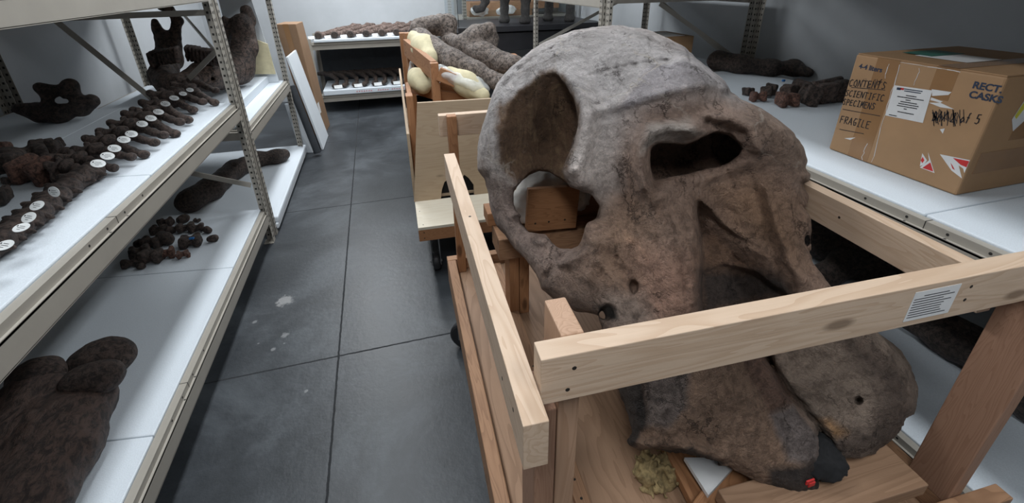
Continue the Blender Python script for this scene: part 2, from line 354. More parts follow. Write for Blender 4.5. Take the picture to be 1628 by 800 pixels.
def sdf(prims, subs=(), k=.02, ks=None, res=.01, amp=.002, freq=30., post=()):
    """prims are smoothly joined, subs carved, post joined afterwards; returns V, F (quads)"""
    ks = k if ks is None else ks
    bbs = [prim_bb(p) for p in list(prims) + list(post)]
    lo = np.min([b[0] for b in bbs], 0) - 3 * res - amp; hi = np.max([b[1] for b in bbs], 0) + 3 * res + amp
    ax = [np.arange(lo[i], hi[i] + res, res, dtype=np.float32) for i in range(3)]
    D = np.full([len(a) for a in ax], .25, np.float32)
    def sub(p, mar):
        b0, b1 = prim_bb(p); sl = []
        for i in range(3):
            i0 = max(0, int((b0[i] - mar - lo[i]) / res)); i1 = min(len(ax[i]), int((b1[i] + mar - lo[i]) / res) + 2)
            if i1 <= i0: return None, None
            sl.append(slice(i0, i1))
        sl = tuple(sl); return sl, (ax[0][sl[0]][:, None, None], ax[1][sl[1]][None, :, None], ax[2][sl[2]][None, None, :])
    def run(lst, kk, mode):
        for p in lst:
            sl, g = sub(p, kk + 3 * res + .01)
            if sl is None: continue
            d = prim_d(p, *g).astype(np.float32); e = D[sl]
            if mode > 0:
                h_ = np.maximum(kk - abs(d - e), 0) / kk; D[sl] = np.minimum(d, e) - h_ * h_ * kk * .25
            else:
                h_ = np.maximum(kk - abs(-d - e), 0) / kk; D[sl] = np.maximum(-d, e) + h_ * h_ * kk * .25
    run(prims, k, 1); run(subs, ks, -1); run(post, k * .7, 1)
    if amp:
        idx = np.nonzero(abs(D) < amp * 2 + res * 2); P3 = np.stack([ax[i][idx[i]] for i in range(3)], 1)
        D[idx] += amp * fbm(P3 * freq)
    return nets(D, ax, lo, res)
def nets(D, ax, lo, res):
    S = D < 0; n = np.array(D.shape) - 1
    cnt = np.zeros(n, np.int8)
    for i in (0, 1):
        for j in (0, 1):
            for k_ in (0, 1): cnt += S[i:n[0] + i, j:n[1] + j, k_:n[2] + k_]
    act = np.nonzero((cnt > 0) & (cnt < 8)); A = np.stack(act, 1); m_ = len(A)
    ID = np.full(n, -1, np.int64); ID[act] = np.arange(m_)
    cr = [(i, j, k_) for i in (0, 1) for j in (0, 1) for k_ in (0, 1)]
    val = {c_: D[A[:, 0] + c_[0], A[:, 1] + c_[1], A[:, 2] + c_[2]] for c_ in cr}
    acc = np.zeros((m_, 3)); w_ = np.zeros(m_)
    for c_ in cr:
        for a in range(3):
            if c_[a]: continue
            d_ = list(c_); d_[a] = 1; v0, v1 = val[c_], val[tuple(d_)]
            x = (v0 < 0) != (v1 < 0); t_ = np.where(x, v0 / (v0 - v1 + 1e-20), 0)
            p = np.tile(np.array(c_, float), (m_, 1)); p[:, a] = t_
            acc += p * x[:, None]; w_ += x
    V = lo + (A + acc / w_[:, None]) * res
    F = []
    for a in range(3):
        b, c_ = (a + 1) % 3, (a + 2) % 3
        s0 = [slice(None)] * 3; s1 = [slice(None)] * 3; s0[a] = slice(0, -1); s1[a] = slice(1, None)
        X0 = S[tuple(s0)]; X1 = S[tuple(s1)]; e = np.stack(np.nonzero(X0 != X1), 1)
        e = e[(e[:, b] > 0) & (e[:, c_] > 0) & (e[:, b] < n[b]) & (e[:, c_] < n[c_])]
        ins = X0[tuple(e.T)]
        q = []
        for (db, dc) in ((1, 1), (0, 1), (0, 0), (1, 0)):
            f = e.copy(); f[:, b] -= db; f[:, c_] -= dc; q.append(ID[tuple(f.T)])
        q = np.stack(q, 1); q[~ins] = q[~ins][:, ::-1]; F.append(q)
    return V, np.concatenate(F)
def vnormals(V, F):
    fn = np.cross(V[F[:, 2]] - V[F[:, 0]], V[F[:, 3]] - V[F[:, 1]]); n = np.zeros_like(V)
    for j in range(4): np.add.at(n, F[:, j], fn)
    return n / (np.linalg.norm(n, axis=1, keepdims=True) + 1e-12)
def subdivide(V, F):
    E_ = np.concatenate([F[:, [0, 1]], F[:, [1, 2]], F[:, [2, 3]], F[:, [3, 0]]]); E_.sort(axis=1)
    U, inv = np.unique(E_[:, 0] * np.int64(len(V)) + E_[:, 1], return_inverse=True); inv = inv.ravel()
    ev = (V[U // len(V)] + V[U % len(V)]) / 2; fc = V[F].mean(1); nF = len(F); b = len(V); c_ = b + len(ev)
    e = [b + inv[i * nF:(i + 1) * nF] for i in range(4)]; f = c_ + np.arange(nF)
    nf = np.concatenate([np.stack(q, 1) for q in ((F[:, 0], e[0], f, e[3]), (e[0], F[:, 1], e[1], f), (f, e[1], F[:, 2], e[2]), (e[3], f, e[2], F[:, 3]))])
    return np.concatenate([V, ev, fc]), nf
def bone_obj(name, prims, material, parent=None, label=None, cat=None, group=None, grit=.0022, **k):
    V, F = sdf(prims, **k); V = V + vnormals(V, F) * (fbm(V * 55.0, 3) * grit)[:, None]
    o = link_mesh(name, V, F, material, parent, smooth=True)
    if label: tag(o, label, cat, group)
    return o

# ------------------------------------------------------------------ room
def slab(name, a, b, m, **k): o = build(MB().box(a, b), name, m); o['kind'] = 'structure'; return o
XL, XR, YB, YF, ZC = -2.16, 2.80, 7.15, -2.6, 2.95
build(MB().box((XL - .1, YF, -.1), (XR + .1, YB + .1, 0)), 'floor', M['floor'], M=Matrix.Identity(4))['kind'] = 'structure'
slab('wall_left', (XL - .1, YF, 0), (XL, YB, ZC), M['wall']); slab('wall_right', (XR, YF, 0), (XR + .1, YB, ZC), M['wall'])
slab('wall_back', (XL - .1, YB, 0), (XR + .1, YB + .1, ZC), M['wall']); slab('wall_front', (XL - .1, YF - .1, 0), (XR + .1, YF, ZC), M['wall'])
slab('ceiling', (XL - .1, YF - .1, ZC), (XR + .1, YB + .1, ZC + .1), M['ceil'])
LN = [a + b for b in (', aisle row', ', right row') for a in ('over the back of the room', 'over the far cart', 'over the skull', 'behind the photographer')]
for i, (lx, ly, lp) in enumerate(LAMPS):
    e = thing('ceiling_light', (lx, ly, ZC - .075), 'long white fluorescent ceiling fixture ' + LN[i], 'ceiling light', 'fluorescent fixtures')
    build(MB().box((lx - .20, ly - .64, ZC - .06), (lx + .20, ly + .64, ZC)), 'housing', M['white'], e)
    build(MB().box((lx - .17, ly - .60, ZC - .075), (lx + .17, ly + .60, ZC - .061)), 'diffuser', M['lamp'], e)

# ------------------------------------------------------------------ shelving
def upright(e, x, y, sx, sy, h, slots=True, w_=.048, z0=0.0):
    """angle post: corner at (x,y); flanges run sx in x and sy in y"""
    mb = MB(); t_ = .003
    mb.box((x, y, z0), (x + sx * w_, y + sy * t_, z0 + h)); mb.box((x, y, z0), (x + sx * t_, y + sy * w_, z0 + h))
    mb.box((x + sx * .001, y + sy * .001, z0), (x + sx * (w_ + .012), y + sy * (w_ + .012), z0 + .004))
    if slots:
        z = z0 + .04
        while z < z0 + h - .03:
            for (u, hw) in ((.016, .0035), (.035, .0055)):
                # dark plates on both flange faces stand in for the shaded holes
                for yy in ((y - sy * .0006, y - sy * .0001), (y + sy * (t_ + .0001), y + sy * (t_ + .0006))):
                    mb.box((x + sx * (u - hw), yy[0], z - (.009 if hw < .005 else .006)), (x + sx * (u + hw), yy[1], z + (.009 if hw < .005 else .006)), 1)
                for xx in ((x - sx * .0006, x - sx * .0001), (x + sx * (t_ + .0001), x + sx * (t_ + .0006))):
                    mb.box((xx[0], y + sy * (u - hw), z - (.009 if hw < .005 else .006)), (xx[1], y + sy * (u + hw), z + (.009 if hw < .005 else .006)), 1)
            z += .038
    return build(mb, 'upright', [M['metal'], M['slot']], e)
def fbeam(e, xf, s, y0, y1, z, name='front_beam', seams=()):
    """front beam: s=+1 when the aisle lies towards +x"""
    mb = MB()
    mb.box((xf, y0, z - .094), (xf - s * .02, y1, z - .028))                 # beam face
    mb.box((xf + s * .0, y0, z - .034), (xf - s * .03, y1, z - .026))        # ledge
    mb.box((xf - s * .008, y0, z - .026), (xf - s * .034, y1, z - .002))       # upper lip
    mb.box((xf, y0, z - .096), (xf - s * .04, y1, z - .092))
    for sy in seams:
        mb.box((xf - s * .0072, sy - .001, z - .026), (xf - s * .0345, sy + .001, z - .0012), 1)
        for dy in (-.16, -.06, .05, .18): mb.tube([(xf - s * .0085, sy + dy, z - .013), (xf - s * .0074, sy + dy, z - .013)], .0042, 8, 1)
        for dy in (-.06, .05): mb.tube([(xf - s * .004, sy + dy, z - .0262), (xf - s * .004, sy + dy, z - .0256)], .0035, 8, 1)
    return build(mb, name, [M['metal'], M['slot']], e)
def bar(mb, a, b, wd, th, mi=0, roll=0.0):
    a, b = Vector(a), Vector(b); d = b - a; q = d.to_track_quat('X', 'Z').to_matrix().to_4x4()
    return mb.box((0, -wd / 2, -th / 2), (d.length, wd / 2, th / 2), mi, Matrix.Translation(a) @ q @ Matrix.Rotation(roll, 4, 'X'))
def skewed(xa, xb, ya, yb, za, zb, xf, sk):
    q = lambda x, y: (x, y + sk * abs(x - xf)); P_ = [q(xa, ya), q(xb, ya), q(xb, yb), q(xa, yb)]
    if xb < xa: P_ = P_[::-1]
    return MB().prism(P_, zb - za, Matrix.Translation((0, 0, za)))
def shelf_unit(label, xf, xr, y0, y1, levels, h, group, braces=(), seams=(), back=True, sk=0.0):
    s = 1 if xf > xr else -1; dy = sk * abs(xf - xr)
    e = thing('shelving_unit', ((xf + xr) / 2, (y0 + y1) / 2, 0), label, 'shelf', group)
    for (x, sx, q) in ((xf, -s, 0), (xr, s, dy)):
        upright(e, x, y0 + q, sx, 1, h); upright(e, x, y1 + q, sx, -1, h)
    for z in levels:
        fbeam(e, xf, s, y0 + .05, y1 - .05, z, seams=seams)
        build(MB().box((xr, y0 + .05 + dy, z - .094), (xr + s * .02, y1 - .05 + dy, z - .002)), 'back_beam', M['metal'], e)
        for yy in (y0 + .004, y1 - .024): build(skewed(xf - s * .05, xr + s * .05, yy, yy + .02, z - .07, z - .02, xf, sk), 'end_beam', M['metal'], e)
        build(skewed(xf - s * .036, xr + s * .022, y0 + .03, y1 - .03, z - .024, z - .014, xf, sk), 'deck', M['metal'], e)
    for a, b in braces:
        mb = MB(); bar(mb, a, b, .003, .03); bar(mb, Vector(a) + Vector((0, .006, .012)), Vector(b) + Vector((0, .006, .012)), .014, .003); build(mb, 'brace', M['metal'], e)
    return e
GS = 'beige slotted steel shelving units'
XF, XB = -.841, -2.05
def PT(a): return tuple(float(v) for v in a)
shelf_unit('beige slotted steel shelving unit nearest on the left, carrying the vertebra row', XF, XB, .62, 3.01, [.237, .945, 1.60], 2.3, GS,
           braces=[((-.89, 2.98, .42), (-1.9, 2.98, .93 - .1)), (PT(aty(60, 10, 2.97)), PT(aty(243, 158, 2.97))), (PT(aty(325, 20, 2.99)), PT(aty(-20, 33, 2.99)))], seams=(1.53,), sk=.15)
shelf_unit('beige slotted steel shelving unit farther left, carrying the upright lower jaw', XF, XB, 3.06, 4.66, [.762, 1.64], 2.3, GS,
           braces=[(PT(aty(345, 80, 3.12)), PT(aty(300, 125, 3.25))), (PT(aty(290, 22, 4.6)), PT(aty(340, 80, 4.0)))], sk=.15)
SKEW = .15
RX, RB = 1.45, 2.66
shelf_unit('beige slotted steel shelving unit nearest on the right, carrying the large carton', RX, RB, -.40, 2.87, [.237, .945, 1.74], 2.4, GS, seams=(0.78,))
shelf_unit('beige slotted steel shelving unit farther right behind the skull crown', RX, RB, 2.92, 4.36, [.237, .945, 1.50], 2.3, GS,
           braces=[((1.5, 4.33, 1.0), (2.5, 4.33, 1.45)), ((2.62, 3.0, .99), (2.62, 4.2, 1.42)), ((2.6, 2.96, 1.02), (1.9, 2.96, 1.42))])
# back shelf (along the back wall)
be = thing('shelving_unit', (.1, 6.6, 0), 'beige steel shelving unit against the back wall with two rows of long bones', 'shelf', GS)
for z in (.234, .893):
    build(MB().box((-.80, 6.305, z - .09), (1.05, 6.325, z - .02)).box((-.80, 6.29, z - .03), (1.05, 6.33, z - .022)).box((-.8, 6.3, z - .022), (1.05, 6.335, z - .0)), 'front_beam', M['metal'], be)
    build(MB().box((-.80, 6.335, z - .02), (1.05, 7.14, z - .012)), 'deck', M['metal'], be)  # deck lengthened to the wall to block light behind the ribs
build(MB().box((-.835, 7.12, .16), (1.075, 7.14, .87)), 'shade_panel', M['charcoal'], be)  # charcoal panel added to imitate the shade behind the lower ribs
for (x, sx) in ((-.84, 1), (1.08, -1)):
    upright(be, x, 6.29, sx, 1, .94, slots=False); upright(be, x, 6.99, sx, -1, 2.3 if x > 0 else .94, slots=x > 0)
o = bpy.data.objects

# foam pads lying on the shelves
def pad(a, b, label, name='foam_pad', m=None, bev=.004):
    o = build(skewed(a[0], b[0], a[1], b[1], a[2], b[2], XF, .15 if a[0] < 0 else 0), name, m or M['pad'], bevel=bev); return tag(o, label, 'foam pad', 'white foam sheets lining the shelves')
pad((XF - .036, .67, .9315), (XF - .62, 1.86, .9500), 'white foam sheet under the near end of the vertebra row')
pad((XF - .036, 1.863, .9315), (XF - .62, 2.985, .9500), 'white foam sheet under the far end of the vertebra row')
pad((XF - .623, .67, .9315), (XB + .03, 2.985, .9480), 'white foam sheet behind the vertebra row under the pelvis-like bone')
pad((XF - .036, .67, .2235), (XB + .03, 1.30, .242), 'white foam sheet on the low left shelf nearest the camera')
pad((XF - .036, 1.303, .2235), (XB + .03, 2.30, .242), 'white foam sheet on the low left shelf beside the huge jaw end')
pad((XF - .036, 2.303, .2235), (XB + .03, 2.985, .242), 'white foam sheet on the low left shelf under the toe bones')
pad((XF - .036, 3.12, .7485), (XB + .03, 4.60, .768), 'white foam sheet on the shelf beneath the upright lower jaw')
pad((XF - .14, 3.45, .7685), (XF - .95, 4.50, .83), 'thick white foam block directly under the upright lower jaw', 'foam_block')
mb = MB().box((XF + .02, 3.118, .068), (XB + .1, 4.70, .112)); tag(build(mb, 'foam_pad', M['pad'], bevel=.01), 'thick white foam slab low on the floor platform under the dark tusk', 'foam pad', 'white foam sheets lining the shelves')
e = thing('floor_platform', (-1.4, 3.9, 0), 'low white platform on the floor behind the left post', 'platform')
build(MB().box((XF + .015, 3.10, .03), (XB + .1, 4.70, .0675)), 'top_board', M['white'], e, bevel=.006)
for xx in (-.9, -1.85): build(MB().box((xx - .03, 3.15, 0), (xx + .03, 4.65, .0295)), 'runner', M['white'], e)
pad((RX + .036, -.3, .9315), (RB - .03, .80, .9505), 'white foam sheet at the near end of the right shelf under the large carton')
pad((RX + .036, .803, .9315), (RB - .03, 2.84, .9505), 'white foam sheet on the right shelf under the foot bones')
pad((RX + .036, 2.97, .9315), (RB - .03, 4.31, .9505), 'white foam sheet on the right shelf under the plain small carton')
pad((RX + .036, -.3, .2235), (RB - .03, 2.84, .242), 'white foam sheet on the low right shelf behind the crate post')
pad((RX + .036, 2.97, .2235), (RB - .03, 4.31, .242), 'white foam sheet on the low right shelf behind the skull')
mb = MB().box((-.76, 6.27, .8935), (1.03, 6.95, .93)); tag(build(mb, 'foam_pad', M['pad'], bevel=.008), 'thick white foam sheet on the upper back shelf', 'foam pad', 'white foam sheets lining the shelves')
mb = MB().box((-.76, 6.27, .2345), (1.03, 6.95, .30)); lowpad = tag(build(mb, 'foam_pad', [M['pad'], M['red']], bevel=.008), 'thick white foam sheet on the lower back shelf with red marking along its edge', 'foam pad', 'white foam sheets lining the shelves')

# ------------------------------------------------------------------ stroke lettering
GL = {'C': [[(.9, .9), (.5, 1), (.1, .75), (.1, .25), (.5, 0), (.95, .1)]], 'O': [[(.5, 1), (.05, .6), (.2, .05), (.7, 0), (.95, .5), (.6, 1), (.4, .95)]],
      'N': [[(.05, 0), (.1, 1), (.85, 0), (.95, 1)]], 'T': [[(0, 1), (1, .95)], [(.5, .98), (.45, 0)]], 'E': [[(.9, .98), (.1, .95), (.08, 0), (.95, .02)], [(.1, .5), (.75, .52)]],
      'S': [[(.9, .9), (.4, 1), (.15, .7), (.75, .4), (.8, .1), (.3, 0), (.05, .12)]], 'I': [[(.5, 1), (.45, 0)], [(.2, 1), (.8, 1)], [(.2, 0), (.8, 0)]],
      'F': [[(.9, 1), (.1, .95), (.1, 0)], [(.1, .5), (.7, .52)]], 'P': [[(.1, 0), (.15, 1), (.8, .9), (.8, .55), (.15, .48)]], 'M': [[(.02, 0), (.15, 1), (.5, .35), (.85, 1), (.98, 0)]],
      'R': [[(.1, 0), (.15, 1), (.8, .9), (.75, .55), (.15, .5), (.95, 0)]], 'A': [[(0, 0), (.5, 1), (.95, 0)], [(.2, .4), (.8, .4)]], 'G': [[(.9, .9), (.4, 1), (.1, .5), (.4, 0), (.9, .1), (.9, .45), (.55, .45)]],
      'L': [[(.15, 1), (.1, .02), (.9, 0)]], 'B': [[(.1, 0), (.12, 1), (.75, .85), (.7, .55), (.12, .5), (.9, .4), (.8, .05), (.1, 0)]], 'X': [[(.05, 1), (.95, 0)], [(.9, 1), (.05, 0)]],
      '2': [[(.1, .8), (.5, 1), (.85, .75), (.1, 0), (.95, .05)]], '5': [[(.9, 1), (.2, .98), (.15, .55), (.7, .6), (.9, .25), (.5, 0), (.05, .1)]], 'f': [[(.8, 1.1), (.5, 1), (.5, 0)], [(.2, .6), (.8, .6)]],
      'o': [[(.5, .6), (.1, .3), (.4, 0), (.85, .3), (.5, .6)]]}
def strokes(mb, text, P0, P1, hgt, wd, nrm, up, mi=0, jit=.05, seed=1):
    rnd = random.Random(seed); P0, P1 = Vector(P0), Vector(P1); d = (P1 - P0); n = len(text); cw = d.length / n; d.normalize()
    for i, ch in enumerate(text):
        if ch == ' ': continue
        for st in GL[ch]:
            pts = []
            for (a, b) in st:
                pts.append(P0 + d * (i * cw + (a * .78 + rnd.uniform(-jit, jit)) * cw) + up * ((b + rnd.uniform(-jit, jit)) * hgt))
            for a, b in zip(pts, pts[1:]): quad_stroke(mb, a, b, wd, nrm, mi)
def quad_stroke(mb, a, b, wd, nrm, mi=0):
    d = (b - a); L_ = d.length; d.normalize(); s = d.cross(nrm).normalized() * wd / 2; a = a - d * wd * .3; b = b + d * wd * .3; h_ = nrm * .0004
    mb.add([a - s, b - s, b + s, a + s, a - s + h_, b - s + h_, b + s + h_, a + s + h_], [(4, 5, 6, 7), (0, 1, 5, 4), (1, 2, 6, 5), (2, 3, 7, 6), (3, 0, 4, 7), (3, 2, 1, 0)], mi)
def text_obj(s, name, size, M4, m, parent, bold=.0):
    cu = bpy.data.curves.new(name, 'FONT'); cu.body = s; cu.size = size; cu.extrude = .0003; cu.offset = bold
    tmp = bpy.data.objects.new('tmp', cu); COL.objects.link(tmp); bpy.context.view_layer.update()
    me = bpy.data.meshes.new_from_object(tmp.evaluated_get(bpy.context.evaluated_depsgraph_get())); bpy.data.objects.remove(tmp)
    me.materials.clear(); me.materials.append(m); me.name = name
    o = bpy.data.objects.new(name, me); COL.objects.link(o); o.parent = parent; o.matrix_parent_inverse = PW[parent].inverted(); o.matrix_basis = M4; return o
# red marks on the low back pad edge
mb = MB()
for k_ in range(22):
    x = -.35 + k_ * .030
    if k_ in (7, 8, 14): continue
    quad_stroke(mb, Vector((x, 6.2695, .262)), Vector((x + .014, 6.2695, .262 + random.uniform(.006, .018))), .004, Vector((0, -1, 0)))
    quad_stroke(mb, Vector((x, 6.2695, .258)), Vector((x + .016, 6.2695, .258)), .004, Vector((0, -1, 0)))
build(mb, 'red_marking', M['red'], lowpad)

#SKULL_BEGIN
# ------------------------------------------------------------------ the skull
def S(px, py, y): return tuple(aty(px, py, y))
def cap(pts, dflt=.05):
    out = []
    for a, b in zip(pts, pts[1:]): out.append(('c', a[0], b[0], a[1], b[1]))
    return out
P_OUT = [(759,250),(759,235),(763,215),(768,200),(775,175),(782,152),(791,133),(803,117),(815,105),(829,93),(847,79),(866,67),(890,56),(914,48),(938,43),(961,40),(985,40),(1010,43),(1034,48),(1065,61),(1094,76),(1107,93),(1140,119),(1159,136),(1182,158),(1208,172),(1237,191),(1261,211),(1277,235),(1282,254),(1282,270),(1289,277),(1287,288),(1280,292),(1288,312),(1292,348),(1289,380),(1294,416),(1304,435),(1325,462),(1365,500),(1406,534),(1431,554),(1447,582),(1459,611),(1459,633),(1452,657),(1438,664),(1433,682),(1415,701),(1391,724),(1356,731),(1331,730),(1318,719),(1312,732),(1303,752),(1299,783),(1275,790),(1250,785),(1218,773),(1184,754),(1158,737),(1142,736),(1113,739),(1067,744),(1034,738),(1008,726),(1001,706),(992,676),(984,628),(968,570),(958,520),(951,501),(935,496),(915,494),(885,480),(861,460),(858,447),(853,435),(833,412),(817,396),(804,374),(791,360),(783,338),(777,315),(771,283),(760,269)]
P_HOLE = [(816,305),(824,294),(841,276),(857,270),(873,272),(893,284),(909,294),(922,295),(938,308),(951,328),(950,347),(941,360),(932,376),(922,393),(909,398),(889,395),(873,383),(865,375),(854,375),(841,368),(831,359),(820,341),(816,324)]
P_FOSSA = [(880,114),(893,118),(906,133),(913,147),(920,166),(924,186),(920,205),(915,228),(906,247),(899,270),(909,294),(880,300),(835,300),(805,273),(789,254),(785,228),(787,199),(792,173),(811,159),(821,147),(847,130),(863,117)]
P_NASAL = [(1031,241),(1034,233),(1045,228),(1065,227),(1091,228),(1102,222),(1112,214),(1127,210),(1143,209),(1162,215),(1177,227),(1182,235),(1177,248),(1162,259),(1140,266),(1120,269),(1097,279),(1058,289),(1037,297),(1032,280)]
P_GROOVE = [(1104,315),(1112,320),(1122,335),(1130,356),(1152,380),(1182,402),(1215,415),(1245,437),(1266,458),(1262,500),(1238,545),(1225,572),(1216,575),(1190,540),(1112,500),(1112,455),(1114,406),(1109,367),(1106,344)]

def sd_map(P, x0=700, x1=1520, y0=-20, y1=860, st=2.0):
    xs = np.arange(x0, x1, st); ys = np.arange(y0, y1, st); X, Y = np.meshgrid(xs, ys, indexing='ij')
    d = np.full(X.shape, 1e9); ins = np.zeros(X.shape, bool)
    for (ax_, ay_), (bx_, by_) in zip(P, P[1:] + P[:1]):
        ex, ey = bx_ - ax_, by_ - ay_; t_ = np.clip(((X - ax_) * ex + (Y - ay_) * ey) / (ex * ex + ey * ey + 1e-9), 0, 1)
        d = np.minimum(d, (X - ax_ - t_ * ex) ** 2 + (Y - ay_ - t_ * ey) ** 2)
        c_ = ((ay_ > Y) != (by_ > Y)) & (X < (bx_ - ax_) * (Y - ay_) / ((by_ - ay_) + 1e-12) + ax_); ins ^= c_
    d = np.sqrt(d); d[ins] *= -1; return d.astype(np.float32), x0, y0, st
def sample(mp, PX, PY):
    d, x0, y0, st = mp; u = np.clip((PX - x0) / st, 0, d.shape[0] - 1.001); v = np.clip((PY - y0) / st, 0, d.shape[1] - 1.001)
    i = u.astype(np.int32); j = v.astype(np.int32); u = u - i; v = v - j
    return (d[i, j] * (1 - u) + d[i + 1, j] * u) * (1 - v) + (d[i, j + 1] * (1 - u) + d[i + 1, j + 1] * u) * v
def smin(a, b, k): h_ = np.maximum(k - abs(a - b), 0) / k; return np.minimum(a, b) - h_ * h_ * k * .25
def smax(a, b, k): return -smin(-a, -b, k)
RES = .0055
lo = np.array([.10, .38, .40]); hi = np.array([1.42, 1.95, 1.56])
ax3 = [np.arange(lo[i], hi[i], RES, dtype=np.float32) for i in range(3)]
GX, GY, GZ = ax3[0][:, None, None], ax3[1][None, :, None], ax3[2][None, None, :]
dx_, dy_, dz_ = GX, GY, GZ - np.float32(1.6)
DEP = (RC[2][0] * dx_ + RC[2][1] * dy_ + RC[2][2] * dz_).astype(np.float32)
PXg = (PCX + FPX * (RC[0][0] * dx_ + RC[0][1] * dy_ + RC[0][2] * dz_) / DEP).astype(np.float32)
PYg = (PCY + FPX * (RC[1][0] * dx_ + RC[1][1] * dy_ + RC[1][2] * dz_) / DEP).astype(np.float32)
def cone(P): return sample(sd_map(P), PXg, PYg) * DEP / FPX
def field(prims, k):
    D = None
    D = np.full(DEP.shape, .3, np.float32)
    for p in prims:
        b0, b1 = prim_bb(p); sl = tuple(slice(max(0, int((b0[i] - k - .05 - lo[i]) / RES)), max(0, int((b1[i] + k + .05 - lo[i]) / RES) + 2)) for i in range(3))
        g = (ax3[0][sl[0]][:, None, None], ax3[1][sl[1]][None, :, None], ax3[2][sl[2]][None, None, :])
        if 0 in D[sl].shape: continue
        D[sl] = smin(D[sl], prim_d(p, *g).astype(np.float32), k)
    return D
TL = (-.66, 0, 0)
sk = [('e', (.73, 1.42, 1.06), (.47, .42, .42), None),                             # cranial dome
      ('e', (.78, 1.24, 1.16), (.38, .27, .27), (.3, 0, 0)),                        # forehead
      ('e', (.42, 1.42, 1.02), (.17, .26, .28), None),                              # temporal wall
      ('e', S(1218, 255, 1.06), (.14, .17, .17), None)]                             # shoulder of the crown
sk += cap([(S(925, 275, 1.03), .06), (S(990, 210, 1.07), .11), (S(1080, 175, 1.06), .12), (S(1185, 195, .99), .11), (S(1245, 262, .94), .075)])
sk.append(('e', S(1130, 320, 1.04), (.30, .16, .19), None))                         # mid face
sk += cap([(S(975, 300, 1.02), .11), (S(985, 380, .95), .125), (S(1000, 460, .88), .13), (S(1010, 560, .78), .12)])
sk += cap([(S(1050, 310, .98), .09), (S(1060, 400, .89), .10), (S(1085, 500, .80), .12), (S(1110, 600, .71), .13)])
sk += cap([(S(1200, 310, .97), .12), (S(1235, 400, .86), .11), (S(1290, 500, .74), .12), (S(1350, 600, .62), .12)])
sk.append(('e', S(1165, 450, .90), (.26, .12, .28), TL)); sk.append(('e', S(1000, 520, .88), (.14, .11, .2), TL))                            # web behind the groove
sk.append(('e', S(1125, 650, .645), (.22, .10, .19), (-.66, 0, .12)))               # left alveolus
sk.append(('e', S(1215, 690, .58), (.17, .09, .17), (-.66, 0, .0)))
sk.append(('e', S(1270, 735, .52), (.09, .07, .09), (-.66, 0, .0)))
sk.append(('e', S(1345, 625, .585), (.17, .10, .17), (-.66, .25, 0)))               # right alveolus
sk.append(('e', S(1400, 610, .57), (.12, .08, .13), (-.66, .25, 0)))
sk += cap([(S(900, 440, .98), .07), (S(960, 470, .90), .09), (S(1000, 520, .84), .11)])
# zygomatic arch, viewer left
sk += cap([(S(775, 250, 1.36), .07), (S(795, 310, 1.31), .055), (S(806, 348, 1.24), .050), (S(832, 378, 1.16), .050), (S(858, 402, 1.08), .052), (S(893, 425, 1.0), .06), (S(935, 435, .94), .08)])
sk += cap([(S(1268, 282, .96), .04), (S(1290, 284, .95), .025)])                  # process on the far cheek
D = field(sk, .085)
# raised rim round the nasal opening and other ridges
rg = cap([(S(1020, 300, .90), .018), (S(1016, 262, .93), .022), (S(1022, 228, .945), .024), (S(1045, 210, .955), .026), (S(1080, 208, .955), .028), (S(1106, 203, .95), .030), (S(1130, 188, .97), .024), (S(1165, 190, .97), .024), (S(1196, 212, .97), .022)])
rg += cap([(S(935, 150, 1.13), .02), (S(938, 190, 1.09), .026), (S(930, 235, 1.05), .026), (S(916, 268, 1.02), .032), (S(925, 285, 1.0), .03)])
D = smin(D, field(rg, .02), .05)
# open base of the cranium and hollow behind the cheek
D = smax(D, -prim_d(('e', (.74, 1.46, .62), (.50, .46, .27), None), GX, GY, GZ).astype(np.float32), .03)
D = smax(D, -prim_d(('e', (.42, 1.66, .93), (.30, .32, .22), None), GX, GY, GZ).astype(np.float32), .03)
D = smax(D, cone(P_OUT), .045)
hole = cone(P_HOLE); D = smax(D, -np.maximum(hole, .78 - DEP), .02)
bowl = prim_d(('e', S(878, 210, 1.06), (.20, .21, .25), (0, 0, -.5)), GX, GY, GZ).astype(np.float32)
D = smax(D, -smax(cone(P_FOSSA), bowl, .03), .014)
nas = smax(cone(P_NASAL), prim_d(('e', S(1107, 258, .97), (.30, .15, .14), (.5, 0, 0)), GX, GY, GZ).astype(np.float32), .02); D = smax(D, -nas, .012)
# carved and raised relief on the face: strokes and areas, amount in metres (positive = inwards)
MX0, MX1, MY0, MY1, MST = 700, 1520, -20, 860, 2.0
mxs = np.arange(MX0, MX1, MST); mys = np.arange(MY0, MY1, MST); MXg, MYg = np.meshgrid(mxs, mys, indexing='ij'); REL = np.zeros(MXg.shape, np.float32)
def line_d(P):
    d = np.full(MXg.shape, 1e9)
    for (ax_, ay_), (bx_, by_) in zip(P, P[1:]):
        ex, ey = bx_ - ax_, by_ - ay_; t_ = np.clip(((MXg - ax_) * ex + (MYg - ay_) * ey) / (ex * ex + ey * ey + 1e-9), 0, 1)
        d = np.minimum(d, (MXg - ax_ - t_ * ex) ** 2 + (MYg - ay_ - t_ * ey) ** 2)
    return np.sqrt(d)
def stroke(P, w_, amt):
    global REL; REL = REL + (1.35 * amt * np.exp(-(line_d(P) / w_) ** 2)).astype(np.float32)
def area(P, w_, amt):
    global REL; d = sd_map(P)[0]; t_ = np.clip(-d / w_, 0, 1); REL = REL + (amt * t_ * t_ * (3 - 2 * t_)).astype(np.float32)
GXL = np.interp(MYg, [315, 344, 367, 406, 455, 500], [1104, 1106, 1109, 1114, 1112, 1112]); GXR = np.interp(MYg, [315, 330, 356, 380, 402, 415, 437, 458, 500], [1108, 1128, 1150, 1178, 1204, 1232, 1258, 1272, 1275])
